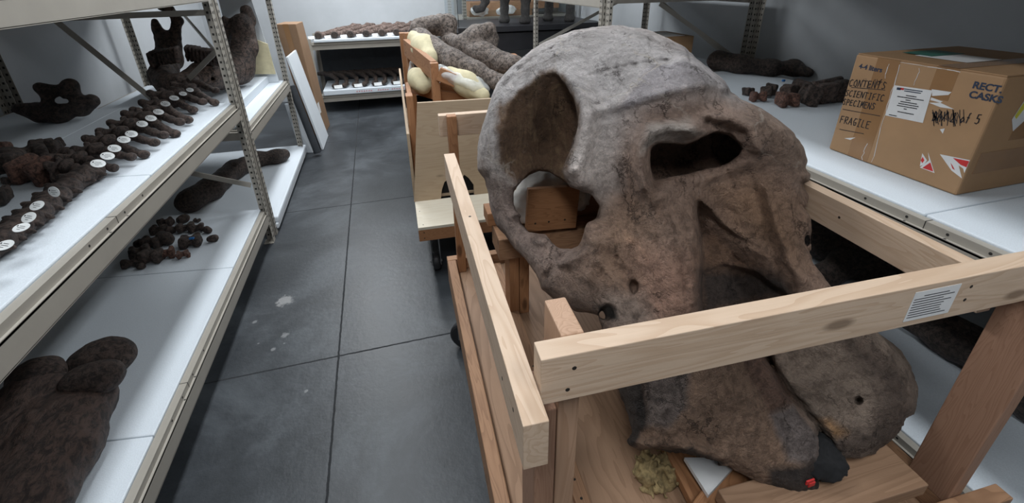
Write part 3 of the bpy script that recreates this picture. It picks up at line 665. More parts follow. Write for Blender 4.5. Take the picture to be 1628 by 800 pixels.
REL += (.085 * np.clip((MXg - GXL) / 5, 0, 1) * np.clip((GXR - MXg) / (GXR - GXL), 0, 1) ** .8 * np.clip((MYg - 313) / 30, 0, 1) * np.clip((545 - MYg) / 30, 0, 1)).astype(np.float32)
area([(1112, 430), (1150, 418), (1202, 430), (1258, 470), (1225, 560), (1170, 530), (1112, 500)], 7, .030)
stroke([(1150, 340), (1190, 375), (1235, 395)], 26, .012)
stroke([(1216, 560), (1250, 621), (1299, 674), (1318, 716)], 7, .030); stroke([(1322, 735), (1310, 700)], 9, .03)
stroke([(1055, 320), (1070, 400), (1078, 480)], 34, -.020); stroke([(1098, 330), (1100, 400), (1104, 480)], 8, -.006)
stroke([(1000, 330), (985, 400), (1000, 450)], 22, .010); stroke([(950, 415), (975, 445), (1010, 500)], 3.5, -.006); stroke([(960, 400), (1000, 450), (1030, 500)], 9, .007)
stroke([(1125, 345), (1165, 375), (1220, 402), (1262, 440)], 4, .007); stroke([(1220, 300), (1234, 350), (1252, 410), (1275, 445)], 9, -.012); stroke([(1200, 300), (1215, 370), (1240, 420)], 10, .007); stroke([(1272, 300), (1270, 370), (1283, 430)], 12, .008)
stroke([(1024, 296), (1018, 262), (1019, 232), (1034, 212), (1062, 203), (1095, 206)], 11, -.026); stroke([(1100, 208), (1114, 203)], 12, -.022)
stroke([(1128, 184), (1165, 188), (1192, 205), (1203, 232)], 13, -.020); stroke([(1122, 194), (1150, 200), (1180, 212)], 6, .012); stroke([(1118, 203), (1126, 190)], 4, .010)
stroke([(1040, 320), (1100, 290), (1150, 276), (1190, 258)], 9, -.008)
stroke([(903, 122), (925, 150), (934, 190), (930, 235), (918, 268)], 13, -.018); stroke([(912, 272), (925, 288)], 13, -.020); stroke([(975, 150), (980, 230), (985, 300)], 34, .016)
stroke([(950, 190), (1010, 172), (1060, 160), (1110, 148), (1160, 150)], 7, .007); stroke([(945, 178), (1010, 160), (1060, 148), (1120, 138)], 10, -.006); stroke([(1020, 185), (1090, 172), (1160, 168)], 22, .010)
stroke([(930, 345), (945, 400), (935, 440)], 12, -.010); stroke([(812, 346), (822, 340), (832, 345)], 4, -.007); stroke([(858, 384)], 8, -.01) if 0 else None
stroke([(852, 382), (864, 384)], 8, -.012); stroke([(885, 425), (905, 415), (925, 405)], 7, -.010); stroke([(868, 440), (880, 425), (905, 428)], 5, .008)
stroke([(1003, 702), (1040, 706), (1095, 712), (1150, 725)], 9, -.014); area([(1013, 724), (1022, 712), (1040, 708), (1070, 709), (1100, 717), (1140, 729), (1152, 738), (1112, 742), (1067, 747), (1034, 741)], 6, .045)
stroke([(1030, 620), (1035, 690)], 10, .007); stroke([(1190, 590), (1250, 690), (1262, 750)], 8, .006); stroke([(1225, 590), (1285, 680)], 14, -.008)
for (cx_, cy_, rx, ry, dd) in ((1008, 457, 6, 10, .045), (966, 497, 12, 12, .018), (1364.5, 637.5, 5, 5, .05), (980, 408, 3, 4, .01), (1283, 382, 3, 9, .03)):
    REL += (dd * np.clip(1.25 - np.sqrt(((MXg - cx_) / rx) ** 2 + ((MYg - cy_) / ry) ** 2) , 0, .35) / .35).astype(np.float32)
for P_, w_ in (([(820, 112), (860, 85), (905, 66), (950, 55)], 2.2), ([(800, 135), (830, 108)], 2.2), ([(905, 70), (922, 78)], 2), ([(935, 120), (1000, 103), (1060, 96)], 1.8), ([(1060, 96), (1092, 110), (1112, 138)], 1.8), ([(978, 103), (982, 130), (1012, 160)], 1.8), ([(1040, 62), (1072, 88)], 2), ([(800, 200), (795, 160)], 2)):
    stroke(P_, w_, .004)
rs_ = np.random.RandomState(11)
for i in range(70):       # fine cracks and scuffs following the bone grain
    x0_, y0_ = rs_.uniform(800, 1280), rs_.uniform(60, 480); an = rs_.uniform(-.5, .5) + (2.4 if x0_ < 960 and y0_ < 140 else .9 if x0_ > 1120 else 1.4); L_ = rs_.uniform(12, 45)
    stroke([(x0_, y0_), (x0_ + L_ * .5 * math.cos(an) + rs_.uniform(-3, 3), y0_ + L_ * .5 * math.sin(an)), (x0_ + L_ * math.cos(an), y0_ + L_ * math.sin(an))], 2.0, .0035)
front = np.clip((1.75 - DEP) / .15, 0, 1)
D += sample((REL, MX0, MY0, MST), PXg, PYg) * front
# surface relief
idx = np.nonzero(abs(D) < .03); P3 = np.stack([ax3[i][idx[i]] for i in range(3)], 1)
rough = np.clip((.80 - P3[:, 2]) * 4, 0, 1)
n_lo = fbm(P3 * 11.0); n_hi = fbm(P3 * 55.0, 2)
D[idx] += (.0065 * n_lo + (.001 + .004 * rough) * n_hi).astype(np.float32)
V, F = nets(D, ax3, lo, RES)
# keep the one connected body
def largest(V, F):
    par = np.arange(len(V))
    for it in range(200):
        m0 = par[F].min(1); new = par.copy(); np.minimum.at(new, F.ravel(), np.repeat(m0, 4)); new = new[new]
        if (new == par).all(): break
        par = new
    u, c_ = np.unique(par, return_counts=True); keep = par == u[c_.argmax()]
    ids = np.cumsum(keep) - 1; return V[keep], ids[F[keep[F].all(1)]]
V, F = largest(V, F)
V, F = subdivide(V, F)
rg_ = np.clip((.80 - V[:, 2]) * 4, 0, 1); dj = (V - CAM) @ RC[2]; pxj = PCX + FPX * ((V - CAM) @ RC[0]) / dj; pyj = PCY + FPX * ((V - CAM) @ RC[1]) / dj
crn = np.clip(1 - abs(np.hypot((pxj - 900) * .6, pyj - 40) - 60) / 60, 0, 1)
V = V + vnormals(V, F) * (fbm(V * 70.0, 3) * (.0010 + .0045 * rg_ + .002 * crn) + fbm(V * np.array([26., 26., 60.]) + 3.3, 2) * .0016)[:, None]
skull = link_mesh('mammoth_skull', V, F, M['skull'], smooth=True)
tag(skull, 'huge grey-brown mammoth skull cradled in the pine crate, nasal opening facing the camera', 'skull')
# bone colours per vertex: fired stain, grey crown, repaired patches, plus shade painted into recesses
dep = (V - CAM) @ RC[2]; vx = PCX + FPX * ((V - CAM) @ RC[0]) / dep; vy = PCY + FPX * ((V - CAM) @ RC[1]) / dep
nj = np.stack([fbm(V * 16.0), fbm(V * 16.0 + 9.1)], 1) * 9 + np.stack([fbm(V * 60.0), fbm(V * 60.0 + 5.5)], 1) * 3
vx = vx + nj[:, 0]; vy = vy + nj[:, 1]
colr = np.tile(np.array([.27, .20, .165]), (len(V), 1)); zr = np.zeros(len(V))
def paint(P, c_, soft=8, amt=1.0):
    global colr; d = sample(sd_map(P), vx, vy); a_ = (np.clip(.5 - d / soft / 2, 0, 1) * amt)[:, None]; colr = colr * (1 - a_) + np.array(c_) * a_; return a_[:, 0]
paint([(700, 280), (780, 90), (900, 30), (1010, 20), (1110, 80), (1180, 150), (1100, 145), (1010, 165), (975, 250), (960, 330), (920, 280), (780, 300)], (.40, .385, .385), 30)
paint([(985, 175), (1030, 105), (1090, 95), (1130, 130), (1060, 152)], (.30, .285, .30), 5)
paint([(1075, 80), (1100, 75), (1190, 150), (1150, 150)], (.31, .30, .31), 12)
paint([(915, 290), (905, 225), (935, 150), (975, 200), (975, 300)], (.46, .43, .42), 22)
paint([(1020, 240), (1030, 200), (1090, 190), (1120, 215), (1060, 225), (1035, 235)], (.34, .315, .295), 8)
paint([(960, 330), (1030, 310), (1035, 460), (950, 440)], (.30, .215, .165), 25)
paint([(1010, 400), (1110, 420), (1112, 520), (1030, 520)], (.36, .24, .195), 30)
paint([(950, 460), (1020, 470), (1040, 520), (940, 520)], (.25, .21, .19), 14)
paint([(860, 440), (900, 430), (960, 450), (960, 510), (860, 500)], (.20, .15, .125), 14)
paint([(1130, 300), (1200, 280), (1260, 330), (1270, 420), (1190, 380)], (.30, .205, .145), 30)
paint([(1200, 160), (1290, 220), (1290, 300), (1250, 260), (1180, 190)], (.25, .19, .155), 18)
zf = paint(P_FOSSA, (.115, .070, .042), 5) * (V[:, 1] < 1.6)
zn = paint([(x + (1107 - x) * -.03, y) for x, y in P_NASAL], (.19, .13, .10), 4)
paint(P_GROOVE, (.19, .125, .09), 14); paint([(1112, 430), (1160, 430), (1245, 440), (1262, 470), (1112, 500)], (.055, .045, .042), 12)  # second colour is near-black shade painted into the groove's lower recess
paint([(760, 260), (800, 290), (850, 370), (930, 400), (870, 450), (760, 340)], (.25, .205, .19), 12)
paint([(984, 560), (1220, 560), (1320, 800), (980, 800)], (.30, .215, .165), 10)
paint([(1020, 590), (1100, 590), (1090, 650), (1062, 678), (1026, 674)], (.20, .175, .17), 6)
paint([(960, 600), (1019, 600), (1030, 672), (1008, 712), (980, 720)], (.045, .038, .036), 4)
paint([(1010, 712), (1100, 716), (1155, 738), (1060, 760), (1005, 740)], (.035, .028, .026), 3)  # shade of the left socket mouth, painted dark
paint([(1178, 560), (1218, 560), (1262, 640), (1225, 665)], (.19, .125, .10), 4)
paint([(1222, 662), (1262, 645), (1300, 690), (1300, 740), (1250, 730)], (.22, .20, .205), 6)
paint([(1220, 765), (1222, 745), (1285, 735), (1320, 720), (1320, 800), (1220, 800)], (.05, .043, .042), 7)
paint([(1214, 540), (1400, 520), (1480, 600), (1460, 720), (1330, 740)], (.33, .28, .245), 6)
paint([(1340, 540), (1370, 545), (1450, 600), (1450, 720), (1330, 740), (1320, 690), (1390, 680), (1400, 620)], (.16, .13, .115), 16)
paint([(1300, 668), (1320, 664), (1348, 690), (1325, 696)], (.42, .27, .15), 7)
paint([(955, 490), (968, 484), (980, 492), (982, 508), (956, 508)], (.02, .017, .015), 3)  # painted dark because the foramen is carved too shallow to shade itself
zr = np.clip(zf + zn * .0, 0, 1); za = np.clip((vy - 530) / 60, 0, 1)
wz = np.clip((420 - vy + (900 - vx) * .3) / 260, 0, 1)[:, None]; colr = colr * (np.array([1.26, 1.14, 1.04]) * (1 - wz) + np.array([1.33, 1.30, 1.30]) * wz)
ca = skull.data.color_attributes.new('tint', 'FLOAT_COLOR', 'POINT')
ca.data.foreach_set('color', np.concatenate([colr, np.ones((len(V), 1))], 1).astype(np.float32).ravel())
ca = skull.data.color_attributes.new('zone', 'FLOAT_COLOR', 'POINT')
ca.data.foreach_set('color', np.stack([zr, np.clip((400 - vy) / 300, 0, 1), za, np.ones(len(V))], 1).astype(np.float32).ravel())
#SKULL_END
M['cream'] = wood('cream_sanded_board', (.74, .68, .56), (.66, .58, .45), .6, 8, knots=False)
# ------------------------------------------------------------------ timber builder
def board(e, name, a, b, m, F=None, rot=None, nails=(), bev=.003, label=None, extra=None):
    """axis-aligned timber between corners a and b in the frame F; the mesh's own X runs along the grain"""
    F = F or Matrix.Identity(4)
    a, b = Vector(a), Vector(b); c_ = (a + b) / 2; s_ = Vector([abs(b[i] - a[i]) for i in range(3)])
    ax_ = max(range(3), key=lambda i: s_[i])
    R = [Matrix.Identity(3), Matrix(((0, -1, 0), (1, 0, 0), (0, 0, 1))), Matrix(((0, 0, -1), (0, 1, 0), (1, 0, 0)))][ax_].to_4x4()
    l = R.transposed() @ Vector((*s_, 0)) ; l = Vector([abs(v) for v in l[:3]])
    MM = F @ Matrix.Translation(c_) @ (rot or Matrix.Identity(4)) @ R
    mb = MB().box(-l / 2, l / 2)
    inv = MM.inverted()
    for (p, n_) in nails:      # nail heads: frame position, outward normal
        p = F @ Vector(p); n_ = (F.to_3x3() @ Vector(n_))
        mb.tube([inv @ (p - n_ * .002), inv @ (p + n_ * .0006)], .0042, 8, 1)
    o = link_mesh(name, mb.v, mb.f, [m, M['nail']], e, M=MM, mi=mb.m, bevel=0 if nails else bev)
    if nails:
        bv = o.modifiers.new('bevel', 'BEVEL'); bv.width = .002; bv.segments = 2; bv.limit_method = 'ANGLE'; bv.angle_limit = 1.2
    if label: o['label'] = label
    return o
def caster(e, F, x, y, ztop, r_=.06, ang=0.0):
    C = F @ Matrix.Translation((x, y, 0)) @ Matrix.Rotation(ang, 4, 'Z')
    mb = MB(); mb.box((-.038, -.034, ztop - .006), (.038, .034, ztop), 0, C)
    for s_ in (-1, 1): mb.box((s_ * .026 - .002, -.028, r_ - .012), (s_ * .026 + .002, .028, ztop - .006), 0, C)
    mb.tube([C @ Vector((-.036, 0, r_)), C @ Vector((.036, 0, r_))], .008, 10, 0)
    cs = build(mb, 'caster', M['zinc'], e)
    w_ = MB(); prof = [(-.02, r_ * .86), (-.015, r_ * .97), (-.008, r_), (.008, r_), (.015, r_ * .97), (.02, r_ * .86)]
    w_.tube([C @ Vector((a, 0, r_)) for a, _ in prof], [q for _, q in prof], 28)
    o = link_mesh('wheel', w_.v, w_.f, M['rubber'], cs, M=None, smooth=False); return cs

# ------------------------------------------------------------------ the crate dolly under the skull
CF = Matrix.Translation((.125, .41, 0)) @ Matrix.Rotation(math.radians(-2.5), 4, 'Z')
cr_ = thing('crate_dolly', (.125, .41, 0), 'open pine timber crate on casters holding the huge skull', 'crate', rz=math.radians(-2.5))
Bd = lambda n, a, b, m, **k: board(cr_, n, a, b, M[m], CF, **k)
RIM, FLR = .42, .365
nl = lambda *ps: ps
Bd('rim_board', (-.004, .01, RIM - .14), (.034, 1.36, RIM), 'oldfir')
Bd('rim_board', (1.062, .01, RIM - .14), (1.10, 1.36, RIM), 'oldfir')
Bd('rim_board', (-.004, 1.362, RIM - .14), (1.10, 1.40, RIM), 'oldfir')
Bd('rim_board', (-.004, -.035, RIM - .11), (1.205, .003, RIM + .03), 'oldfir')
Bd('plywood_floor', (.036, .005, FLR - .018), (1.06, 1.36, FLR), 'ply')
Bd('cleat', (.20, .09, FLR), (.238, 1.34, FLR + .018), 'oldfir', nails=[((.218, q, FLR + .018), (0, 0, 1)) for q in (.14, .21, .25, .30, .37, .5, .7)])
Bd('cross_sleeper', (.036, .40, FLR - .10), (1.06, .438, FLR - .02), 'oldfir')
Bd('cross_sleeper', (.036, .95, FLR - .10), (1.06, .988, FLR - .02), 'oldfir')
Bd('side_rail', (0, 0, .945), (.038, 1.10, 1.038), 'pine', nails=[((0, .06, 1.0), (-1, 0, 0)), ((0, .14, .98), (-1, 0, 0)), ((.02, .62, 1.038), (0, 0, 1))])
Bd('side_rail', (1.02, .10, .938), (1.058, 1.10, 1.028), 'pine', nails=[((1.02, .45, .985), (-1, 0, 0))])
Bd('front_rail', (.040, .050, 1.008), (1.42, .088, 1.100), 'pine', nails=[((.092, .050, 1.072), (0, -1, 0)), ((.083, .050, 1.030), (0, -1, 0)), ((.82, .05, 1.05), (0, -1, 0)), ((.86, .05, 1.045), (0, -1, 0)), ((.86, .05, 1.075), (0, -1, 0))])
Bd('back_rail', (.01, 1.372, 1.010), (1.05, 1.410, 1.100), 'pine')
Bd('front_post', (.084, .0895, FLR), (.122, .178, 1.100), 'post')
M['pinep'] = M['pine']
Bd('front_post_stud', (.043, .0895, FLR), (.082, .178, .943), 'redfir')
Bd('front_post', (1.060, .004, RIM), (1.098, .096, 1.006), 'redfir')
Bd('back_post', (.040, 1.332, FLR), (.078, 1.371, 1.105), 'fir')
Bd('back_post', (1.02, 1.30, FLR), (1.058, 1.371, 1.105), 'fir')
# paper label on the front rail
px0 = CF.inverted() @ Vector(tuple(atz(1413, 490, 1.06)))
lp = MB(); u0, u1, v0, v1 = .725, .83, 1.022, 1.088
lp.box((u0, .0492, v0), (u1, .0498, v1), 0, CF)
for k_ in range(9):
    z_ = v1 - .012 - k_ * .0058; lp.box((u0 + .004 + (.02 if k_ == 0 else 0), .0489, z_), (u0 + .012 + random.uniform(.06, .085), .0493, z_ + .0016), 1, CF)
build(lp, 'paper_label', [M['paper'], M['ink']], cr_)['label'] = 'small typed paper label taped to the rail'
for cx_, cy_, a_ in ((.045, 1.24, 1.1), (1.02, 1.2, .2), (.06, .25, .5), (1.02, .25, .1)): caster(cr_, CF, cx_, cy_, RIM - .14 + .0, .075, a_)
# cradle inside the crate
Bd('cradle_post', (.205, .99, FLR), (.243, 1.078, .655), 'fir')
Bd('cradle_post', (.245, .99, FLR), (.283, 1.078, .655), 'fir')
Bd('cradle_beam', (.16, .955, .657), (1.02, 1.09, .745), 'oldfir')
Bd('cradle_block', (.14, 1.06, .746), (.30, 1.15, .80), 'fir')
Bd('cradle_beam', (.33, 1.055, .746), (.95, 1.14, .835), 'fir')
Bd('cradle_post', (.90, .99, FLR), (.94, 1.078, .655), 'fir')
g0 = CF.inverted() @ Vector(tuple(aty(838, 371, 1.33)))
g1 = CF.inverted() @ Vector(tuple(aty(911, 298, 1.33)))
Bd('plywood_gusset', (g0.x, g0.y, g0.z), (g1.x + .02, g0.y + .019, g1.z + .01), 'fir', rot=Matrix.Rotation(math.radians(3), 4, 'Y'), nails=[((g0.x + q, g0.y, g0.z + .035), (0, -1, 0)) for q in (.03, .08, .14)])
Bd('front_bearer', (.50, .015, .470), (.985, .125, .508), 'ply', label='flat board carrying the tusk sockets')
for x0 in (.53, .93): Bd('bearer_leg', (x0, .045, FLR), (x0 + .038, .10, .468), 'fir')

DIAG = True
# loose things inside the crate
def crumple(name, c_, r_, m, label, cat, amp=.02, freq=16, res=.008, n=7, seed=1, group=None, flat=1.0):
    rnd = random.Random(seed); pr = [('e', c_, r_, None)]
    for i in range(n): pr.append(('e', tuple(c_[j] + rnd.uniform(-.6, .6) * r_[j] for j in range(3)), tuple(q * rnd.uniform(.35, .55) for q in r_), (rnd.random(), rnd.random(), rnd.random())))
    return bone_obj(name, pr, m, None, label, cat, group, k=.02, res=res, amp=amp, freq=freq)
q = aty(868, 308, 1.46); crumple('plaster_pad', (q[0] + .03, q[1] + .03, q[2] + .0), (.14, .07, .075), M['plaster'], 'crumpled white tissue wad packed behind the plywood block', 'packing', .022, 20)
q = aty(836, 318, 1.42); crumple('plaster_pad', (q[0] - .005, q[1] + .02, q[2] - .03), (.045, .05, .075), M['plaster'], 'white packing lump at the left edge of the plywood block', 'packing', .012, 18, .006, 4, 2)
q = aty(922, 318, 1.42); crumple('plaster_pad', (q[0] + .01, q[1] + .03, q[2] - .0), (.045, .04, .055), M['plaster'], 'small frayed white packing lump right of the plywood block', 'packing', .02, 34, .005, 4, 3)
q = atz(1052, 762, FLR); crumple('crumbled_foam', (q[0], q[1] + .01, q[2] + .012), (.062, .045, .012), M['crumb'], 'crumbled yellow foam scrap on the plywood floor beneath the left tusk socket', 'foam scrap', .022, 60, .0035, 10, 4)
pts = [atz(1088, 728, .46), atz(1180, 728, .46), atz(1126, 788, .46)]
mb = MB(); mb.prism([(p[0], p[1]) for p in pts][::-1], .012, Matrix.Translation((0, 0, .449))); tag(build(mb, 'foam_offcut', M['paper']), 'white triangular foam offcut showing under the left tusk socket', 'foam offcut')
q = atz(1314, 742, .54); fo_ = crumple('black_foam_pad', (q[0], q[1] + .02, .545), (.055, .055, .036), M['darkfoam'], 'black foam pad squeezed between the skull sockets and the pine bearer', 'packing', .016, 50, .005, 7, 5)
q = aty(1286, 766, .455); bar_ = MB()
bar_.box((q[0] - .011, q[1] - .004, q[2] - .004), (q[0] + .011, q[1] + .0, q[2] + .009)).box((q[0] - .004, q[1] - .006, q[2] - .012), (q[0] + .014, q[1] - .002, q[2] + .001))
tag(build(bar_, 'tape_flag', M['red'], bevel=.001), 'tiny red tape flag at the lower tip of the skull', 'tape flag')

# ------------------------------------------------------------------ the second cart behind
CG = Matrix.Translation((.083, 2.24, 0)) @ Matrix.Rotation(math.radians(-2.0), 4, 'Z')
c2 = thing('jaw_dolly', (.083, 2.24, 0), 'long pine and plywood dolly behind the skull crate, carrying a padded mammoth jaw', 'cart', rz=math.radians(-2.0))
B2 = lambda n, a, b, m, **k: board(c2, n, a, b, M[m], CG, **k)
B2('base_board', (0, 0, .262), (1.0, .038, .332), 'fir', nails=[((.03, 0, .28), (0, -1, 0)), ((.03, 0, .315), (0, -1, 0))])
B2('base_deck', (0, 0, .333), (1.0, .338, .350), 'cream', nails=[((.03, .03, .35), (0, 0, 1)), ((.02, .2, .35), (0, 0, 1))])
B2('base_board', (0, .04, .262), (.038, 2.6, .332), 'fir')
B2('base_board', (.962, .04, .262), (1.0, 2.6, .332), 'fir')
# front plywood panel, slightly wider at the base
mb = MB(); Mp = CG @ Matrix.Translation((0, .352, .351)) @ Matrix.Rotation(math.radians(90), 4, 'X')
pane = [(-.005, 0), (.16, 0), (.17, .06), (.19, .11), (.225, .135), (.25, .10), (.255, .05), (.285, .045), (.29, .11), (.315, .145), (.34, .12), (.37, .07), (.37, 0), (1.0, 0), (1.0, .60), (.075, .612)]
mb.prism(pane, .019, Mp)
o_ = link_mesh('front_panel', mb.v, mb.f, M['plyl'], c2); o_['label'] = 'pale plywood end panel with a cut-out lower edge'
mb = MB().prism([(.12, .012), (.42, .012), (.42, .19), (.12, .19)], .004, CG @ Matrix.Translation((0, .375, .351)) @ Matrix.Rotation(math.radians(90), 4, 'X'))
build(mb, 'dark_liner', M['darkfoam'], c2)
B2('side_panel', (-.004, .36, .351), (.014, 2.55, .78), 'plyl')
B2('side_panel', (.99, .36, .351), (1.008, 2.55, .78), 'plyl')
B2('deck', (.02, .36, .351), (.98, 2.55, .37), 'plyl')
B2('corner_post', (.016, .42, .371), (.056, .51, .985), 'fir')
def tpost(name, bp, tp, w_, d_, m='fir', dy=0):      # post seen between a bottom and a top pixel at depth y
    pass
def px_board(e, name, A, Bq, wd, th, m, nails=0, roll=0.0):
    A, Bq = Vector(tuple(A)), Vector(tuple(Bq)); d = Bq - A; q_ = d.to_track_quat('X', 'Z').to_matrix().to_4x4()
    MM = Matrix.Translation((A + Bq) / 2) @ q_ @ Matrix.Rotation(roll, 4, 'X'); l = Vector((d.length, wd, th))
    mb = MB().box(-l / 2, l / 2)
    for k_ in range(nails): mb.tube([(-d.length / 2 + .03 + .03 * (k_ // 2), -wd / 2 - .001, -th / 4 + th / 2 * (k_ % 2)), (-d.length / 2 + .03 + .03 * (k_ // 2), -wd / 2 + .002, -th / 4 + th / 2 * (k_ % 2))], .004, 8, 1)
    return link_mesh(name, mb.v, mb.f, [M[m], M['nail']], e, M=MM, mi=mb.m, bevel=0 if nails else .003)
def vpost(name, bx, y, pw, tp, zb, m='fir', d_=.089):
    """vertical post: near face between px bx..bx+pw at row of its top tp"""
    a = aty(bx, tp, y); b = aty(bx + pw, tp, y)
    return board(c2, name, (a[0], y, zb), (b[0], y + d_, a[2]), M[m])
vpost('frame_post', 635, 4.10, 9, 53, .37)
vpost('frame_post', 643, 3.75, 9, 53, .37)
vpost('frame_post', 684, 2.98, 13, 101, .37, d_=.05)
px_board(c2, 'raking_rail', aty(646, 75, 3.70), aty(690, 112, 3.05), .04, .12, 'fir', nails=4)
px_board(c2, 'raking_rail', aty(697, 117, 2.97), aty(742, 135, 2.93), .04, .085, 'fir')
px_board(c2, 'lower_rail', aty(652, 137, 3.60), aty(700, 150, 3.10), .04, .09, 'fir')
px_board(c2, 'lower_rail', aty(698, 152, 3.08), aty(775, 163, 2.95), .04, .075, 'fir')
px_board(c2, 'cross_rail', aty(700, 134, 3.20), aty(740, 142, 3.14), .04, .09, 'fir')
px_board(c2, 'short_block', aty(728, 135, 3.1), aty(738, 152, 3.1), .05, .05, 'fir')
px_board(c2, 'end_board', aty(650, 152, 3.5), aty(655, 185, 2.75), .03, .20, 'fir')
B2('back_frame_post', (.95, 1.6, .37), (.988, 1.69, 1.0), 'fir')
for cx_, cy_, a_ in ((.085, .10, 0), (.915, .10, 0), (.085, 2.4, .3), (.915, 2.4, 0)): caster(c2, CG, cx_, cy_, .262, .055, a_)
px_board(cr_, 'diagonal_brace', atz(1070, 705, .40), atz(1136, 830, .40), .075, .03, 'fir'); px_board(cr_, 'diagonal_brace', atz(1215, 700, .432), atz(1110, 850, .432), .085, .03, 'fir')
# padding and film
pr = cap([(S(662, 62, 3.75), .07), (S(676, 78, 3.5), .075), (S(684, 92, 3.3), .06)]); bone_obj('foam_cushion', pr, M['yfoam'], None, 'pale yellow foam roll under the upper left of the padded jaw', 'foam cushion', k=.12, res=.012, amp=.004, freq=9)
pr = cap([(S(660, 120, 3.4), .05), (S(668, 128, 3.3), .055), (S(674, 138, 3.2), .045)]); bone_obj('foam_cushion', pr, M['yfoam'], None, 'dull yellow foam bulge between the slanted timbers of the far cart', 'foam cushion', k=.12, res=.012, amp=.004, freq=9)
pr = cap([(S(716, 118, 3.05), .05), (S(742, 134, 2.95), .055), (S(768, 152, 2.85), .045)]); bone_obj('foam_cushion', pr, M['yfoam'], None, 'pale yellow foam roll wrapped in clear film under the jaw tip', 'foam cushion', k=.12, res=.01, amp=.004, freq=9)
pr = [('e', S(722, 122, 3.0), (.11, .09, .045), (0, .3, 0)), ('e', S(752, 134, 2.93), (.12, .10, .05), (0, .35, 0)), ('e', S(700, 110, 3.12), (.06, .07, .04), None)]
bone_obj('plastic_film', pr, M['film'], None, 'crinkled clear plastic film over the foam roll under the jaw tip', 'plastic film', k=.04, res=.01, amp=.03, freq=15)
pr = [('e', S(655, 118, 3.72), (.03, .06, .11), None)]
bone_obj('plastic_film', pr, M['film'], None, 'clear plastic film tucked behind the leftmost timber post of the far cart', 'plastic film', k=.04, res=.012, amp=.02, freq=15)

# lower jaw on the far cart
jaw = cap([(S(668, 62, 3.75), .085), (S(690, 78, 3.45), .075), (S(722, 98, 3.2), .072), (S(760, 116, 3.05), .065), (S(800, 136, 2.9), .06), (S(830, 140, 2.85), .06)])
jaw += cap([(S(662, 48, 3.95), .05), (S(690, 42, 4.05), .07), (S(712, 38, 4.05), .075), (S(715, 60, 4.0), .06)])
jaw += cap([(S(664, 40, 4.0), .045), (S(700, 30, 4.15), .035), (S(716, 30, 4.2), .03)])
jaw += cap([(S(712, 62, 3.9), .05), (S(738, 72, 3.65), .08), (S(770, 88, 3.45), .09), (S(800, 102, 3.3), .085), (S(818, 102, 3.2), .07)])
jaw += cap([(S(740, 72, 3.65), .09), (S(757, 60, 3.6), .085), (S(775, 50, 3.6), .045)])
jaw += cap([(S(735, 66, 3.7), .05), (S(755, 52, 3.62), .05), (S(777, 46, 3.6), .045), (S(784, 62, 3.58), .04), (S(776, 85, 3.5), .05)])
bone_obj('mammoth_jaw', jaw, M['b_grey'], None, 'large pale grey mammoth lower jaw resting on the far cart behind the skull', 'jaw bone', subs=[('e', S(672, 42, 3.85), (.035, .06, .03), None), ('e', S(708, 50, 3.9), (.05, .06, .03), None)], k=.035, ks=.02, res=.010, amp=.016, freq=10, grit=.0025)

# ------------------------------------------------------------------ large carton on the right shelf
bz = .9515; X0, Y1, Y0 = 1.70, 1.318, .862; BH = .372; BD = .52
bx = thing('cardboard_box', (X0 + BD / 2, (Y0 + Y1) / 2, bz), 'large taped cardboard carton with shipping label and handwriting on the right shelf', 'box', 'cardboard cartons')
mb = MB(); mb.box((X0, Y0, bz), (X0 + BD, Y1, bz + BH))
body = build(mb, 'carton_body', M['card'], bx, bevel=.006)
mb = MB(); mb.box((X0 + .004, Y0 + .004, bz + BH + .0005), (X0 + BD / 2 - .001, Y1 - .004, bz + BH + .004)).box((X0 + BD / 2 + .001, Y0 + .004, bz + BH + .0005), (X0 + BD - .004, Y1 - .004, bz + BH + .004))
build(mb, 'top_flap', M['card'], bx)
def FC(cx_, cy_):           # zoom-crop pixel on the carton's front face -> world point on that face
    p = atx(1300 + cx_ / 3.076, 60 + cy_ / 3.077, X0); return Vector((X0 - .0006, min(max(p[1], Y0 + .003), Y1 - .003), min(max(p[2], bz + .004), bz + BH - .004)))
NX = Vector((-1, 0, 0)); UP = Vector((0, 0, 1)); RT = Vector((0, -1, 0))
def patch(mb, pts, mi=0, off=.0005, own=None):
    P_ = [FC(*p) for p in pts]; P_ = [Vector((X0 - off, p.y, p.z)) for p in P_]; n = len(P_)
    mb.add(P_, [tuple(range(n))], mi); return mb
tp = MB()
yt = FC(345, 300).y; 
for (ya, yb) in ((FC(232, 300).y, FC(345, 300).y),):
    tp.box((X0 - .0004, min(ya, yb), bz + .003), (X0 + .001, max(ya, yb), bz + BH))
ya, yb = FC(565, 200).y, FC(680, 200).y
tp.box((X0 - .0004, min(ya, yb), bz + BH * .74), (X0 + .001, max(ya, yb), bz + BH)); tp.box((X0, min(ya, yb), bz + BH + .0045), (X0 + BD, max(ya, yb), bz + BH + .005))
tp.box((X0 + .13, Y0 - .0006, bz + .17), (X0 + .21, Y0 + .001, bz + BH)); tp.box((X0 + .03, Y0 - .0008, bz + .07), (X0 + BD, Y0 + .001, bz + .14))
build(tp, 'packing_tape', M['tape'], bx)
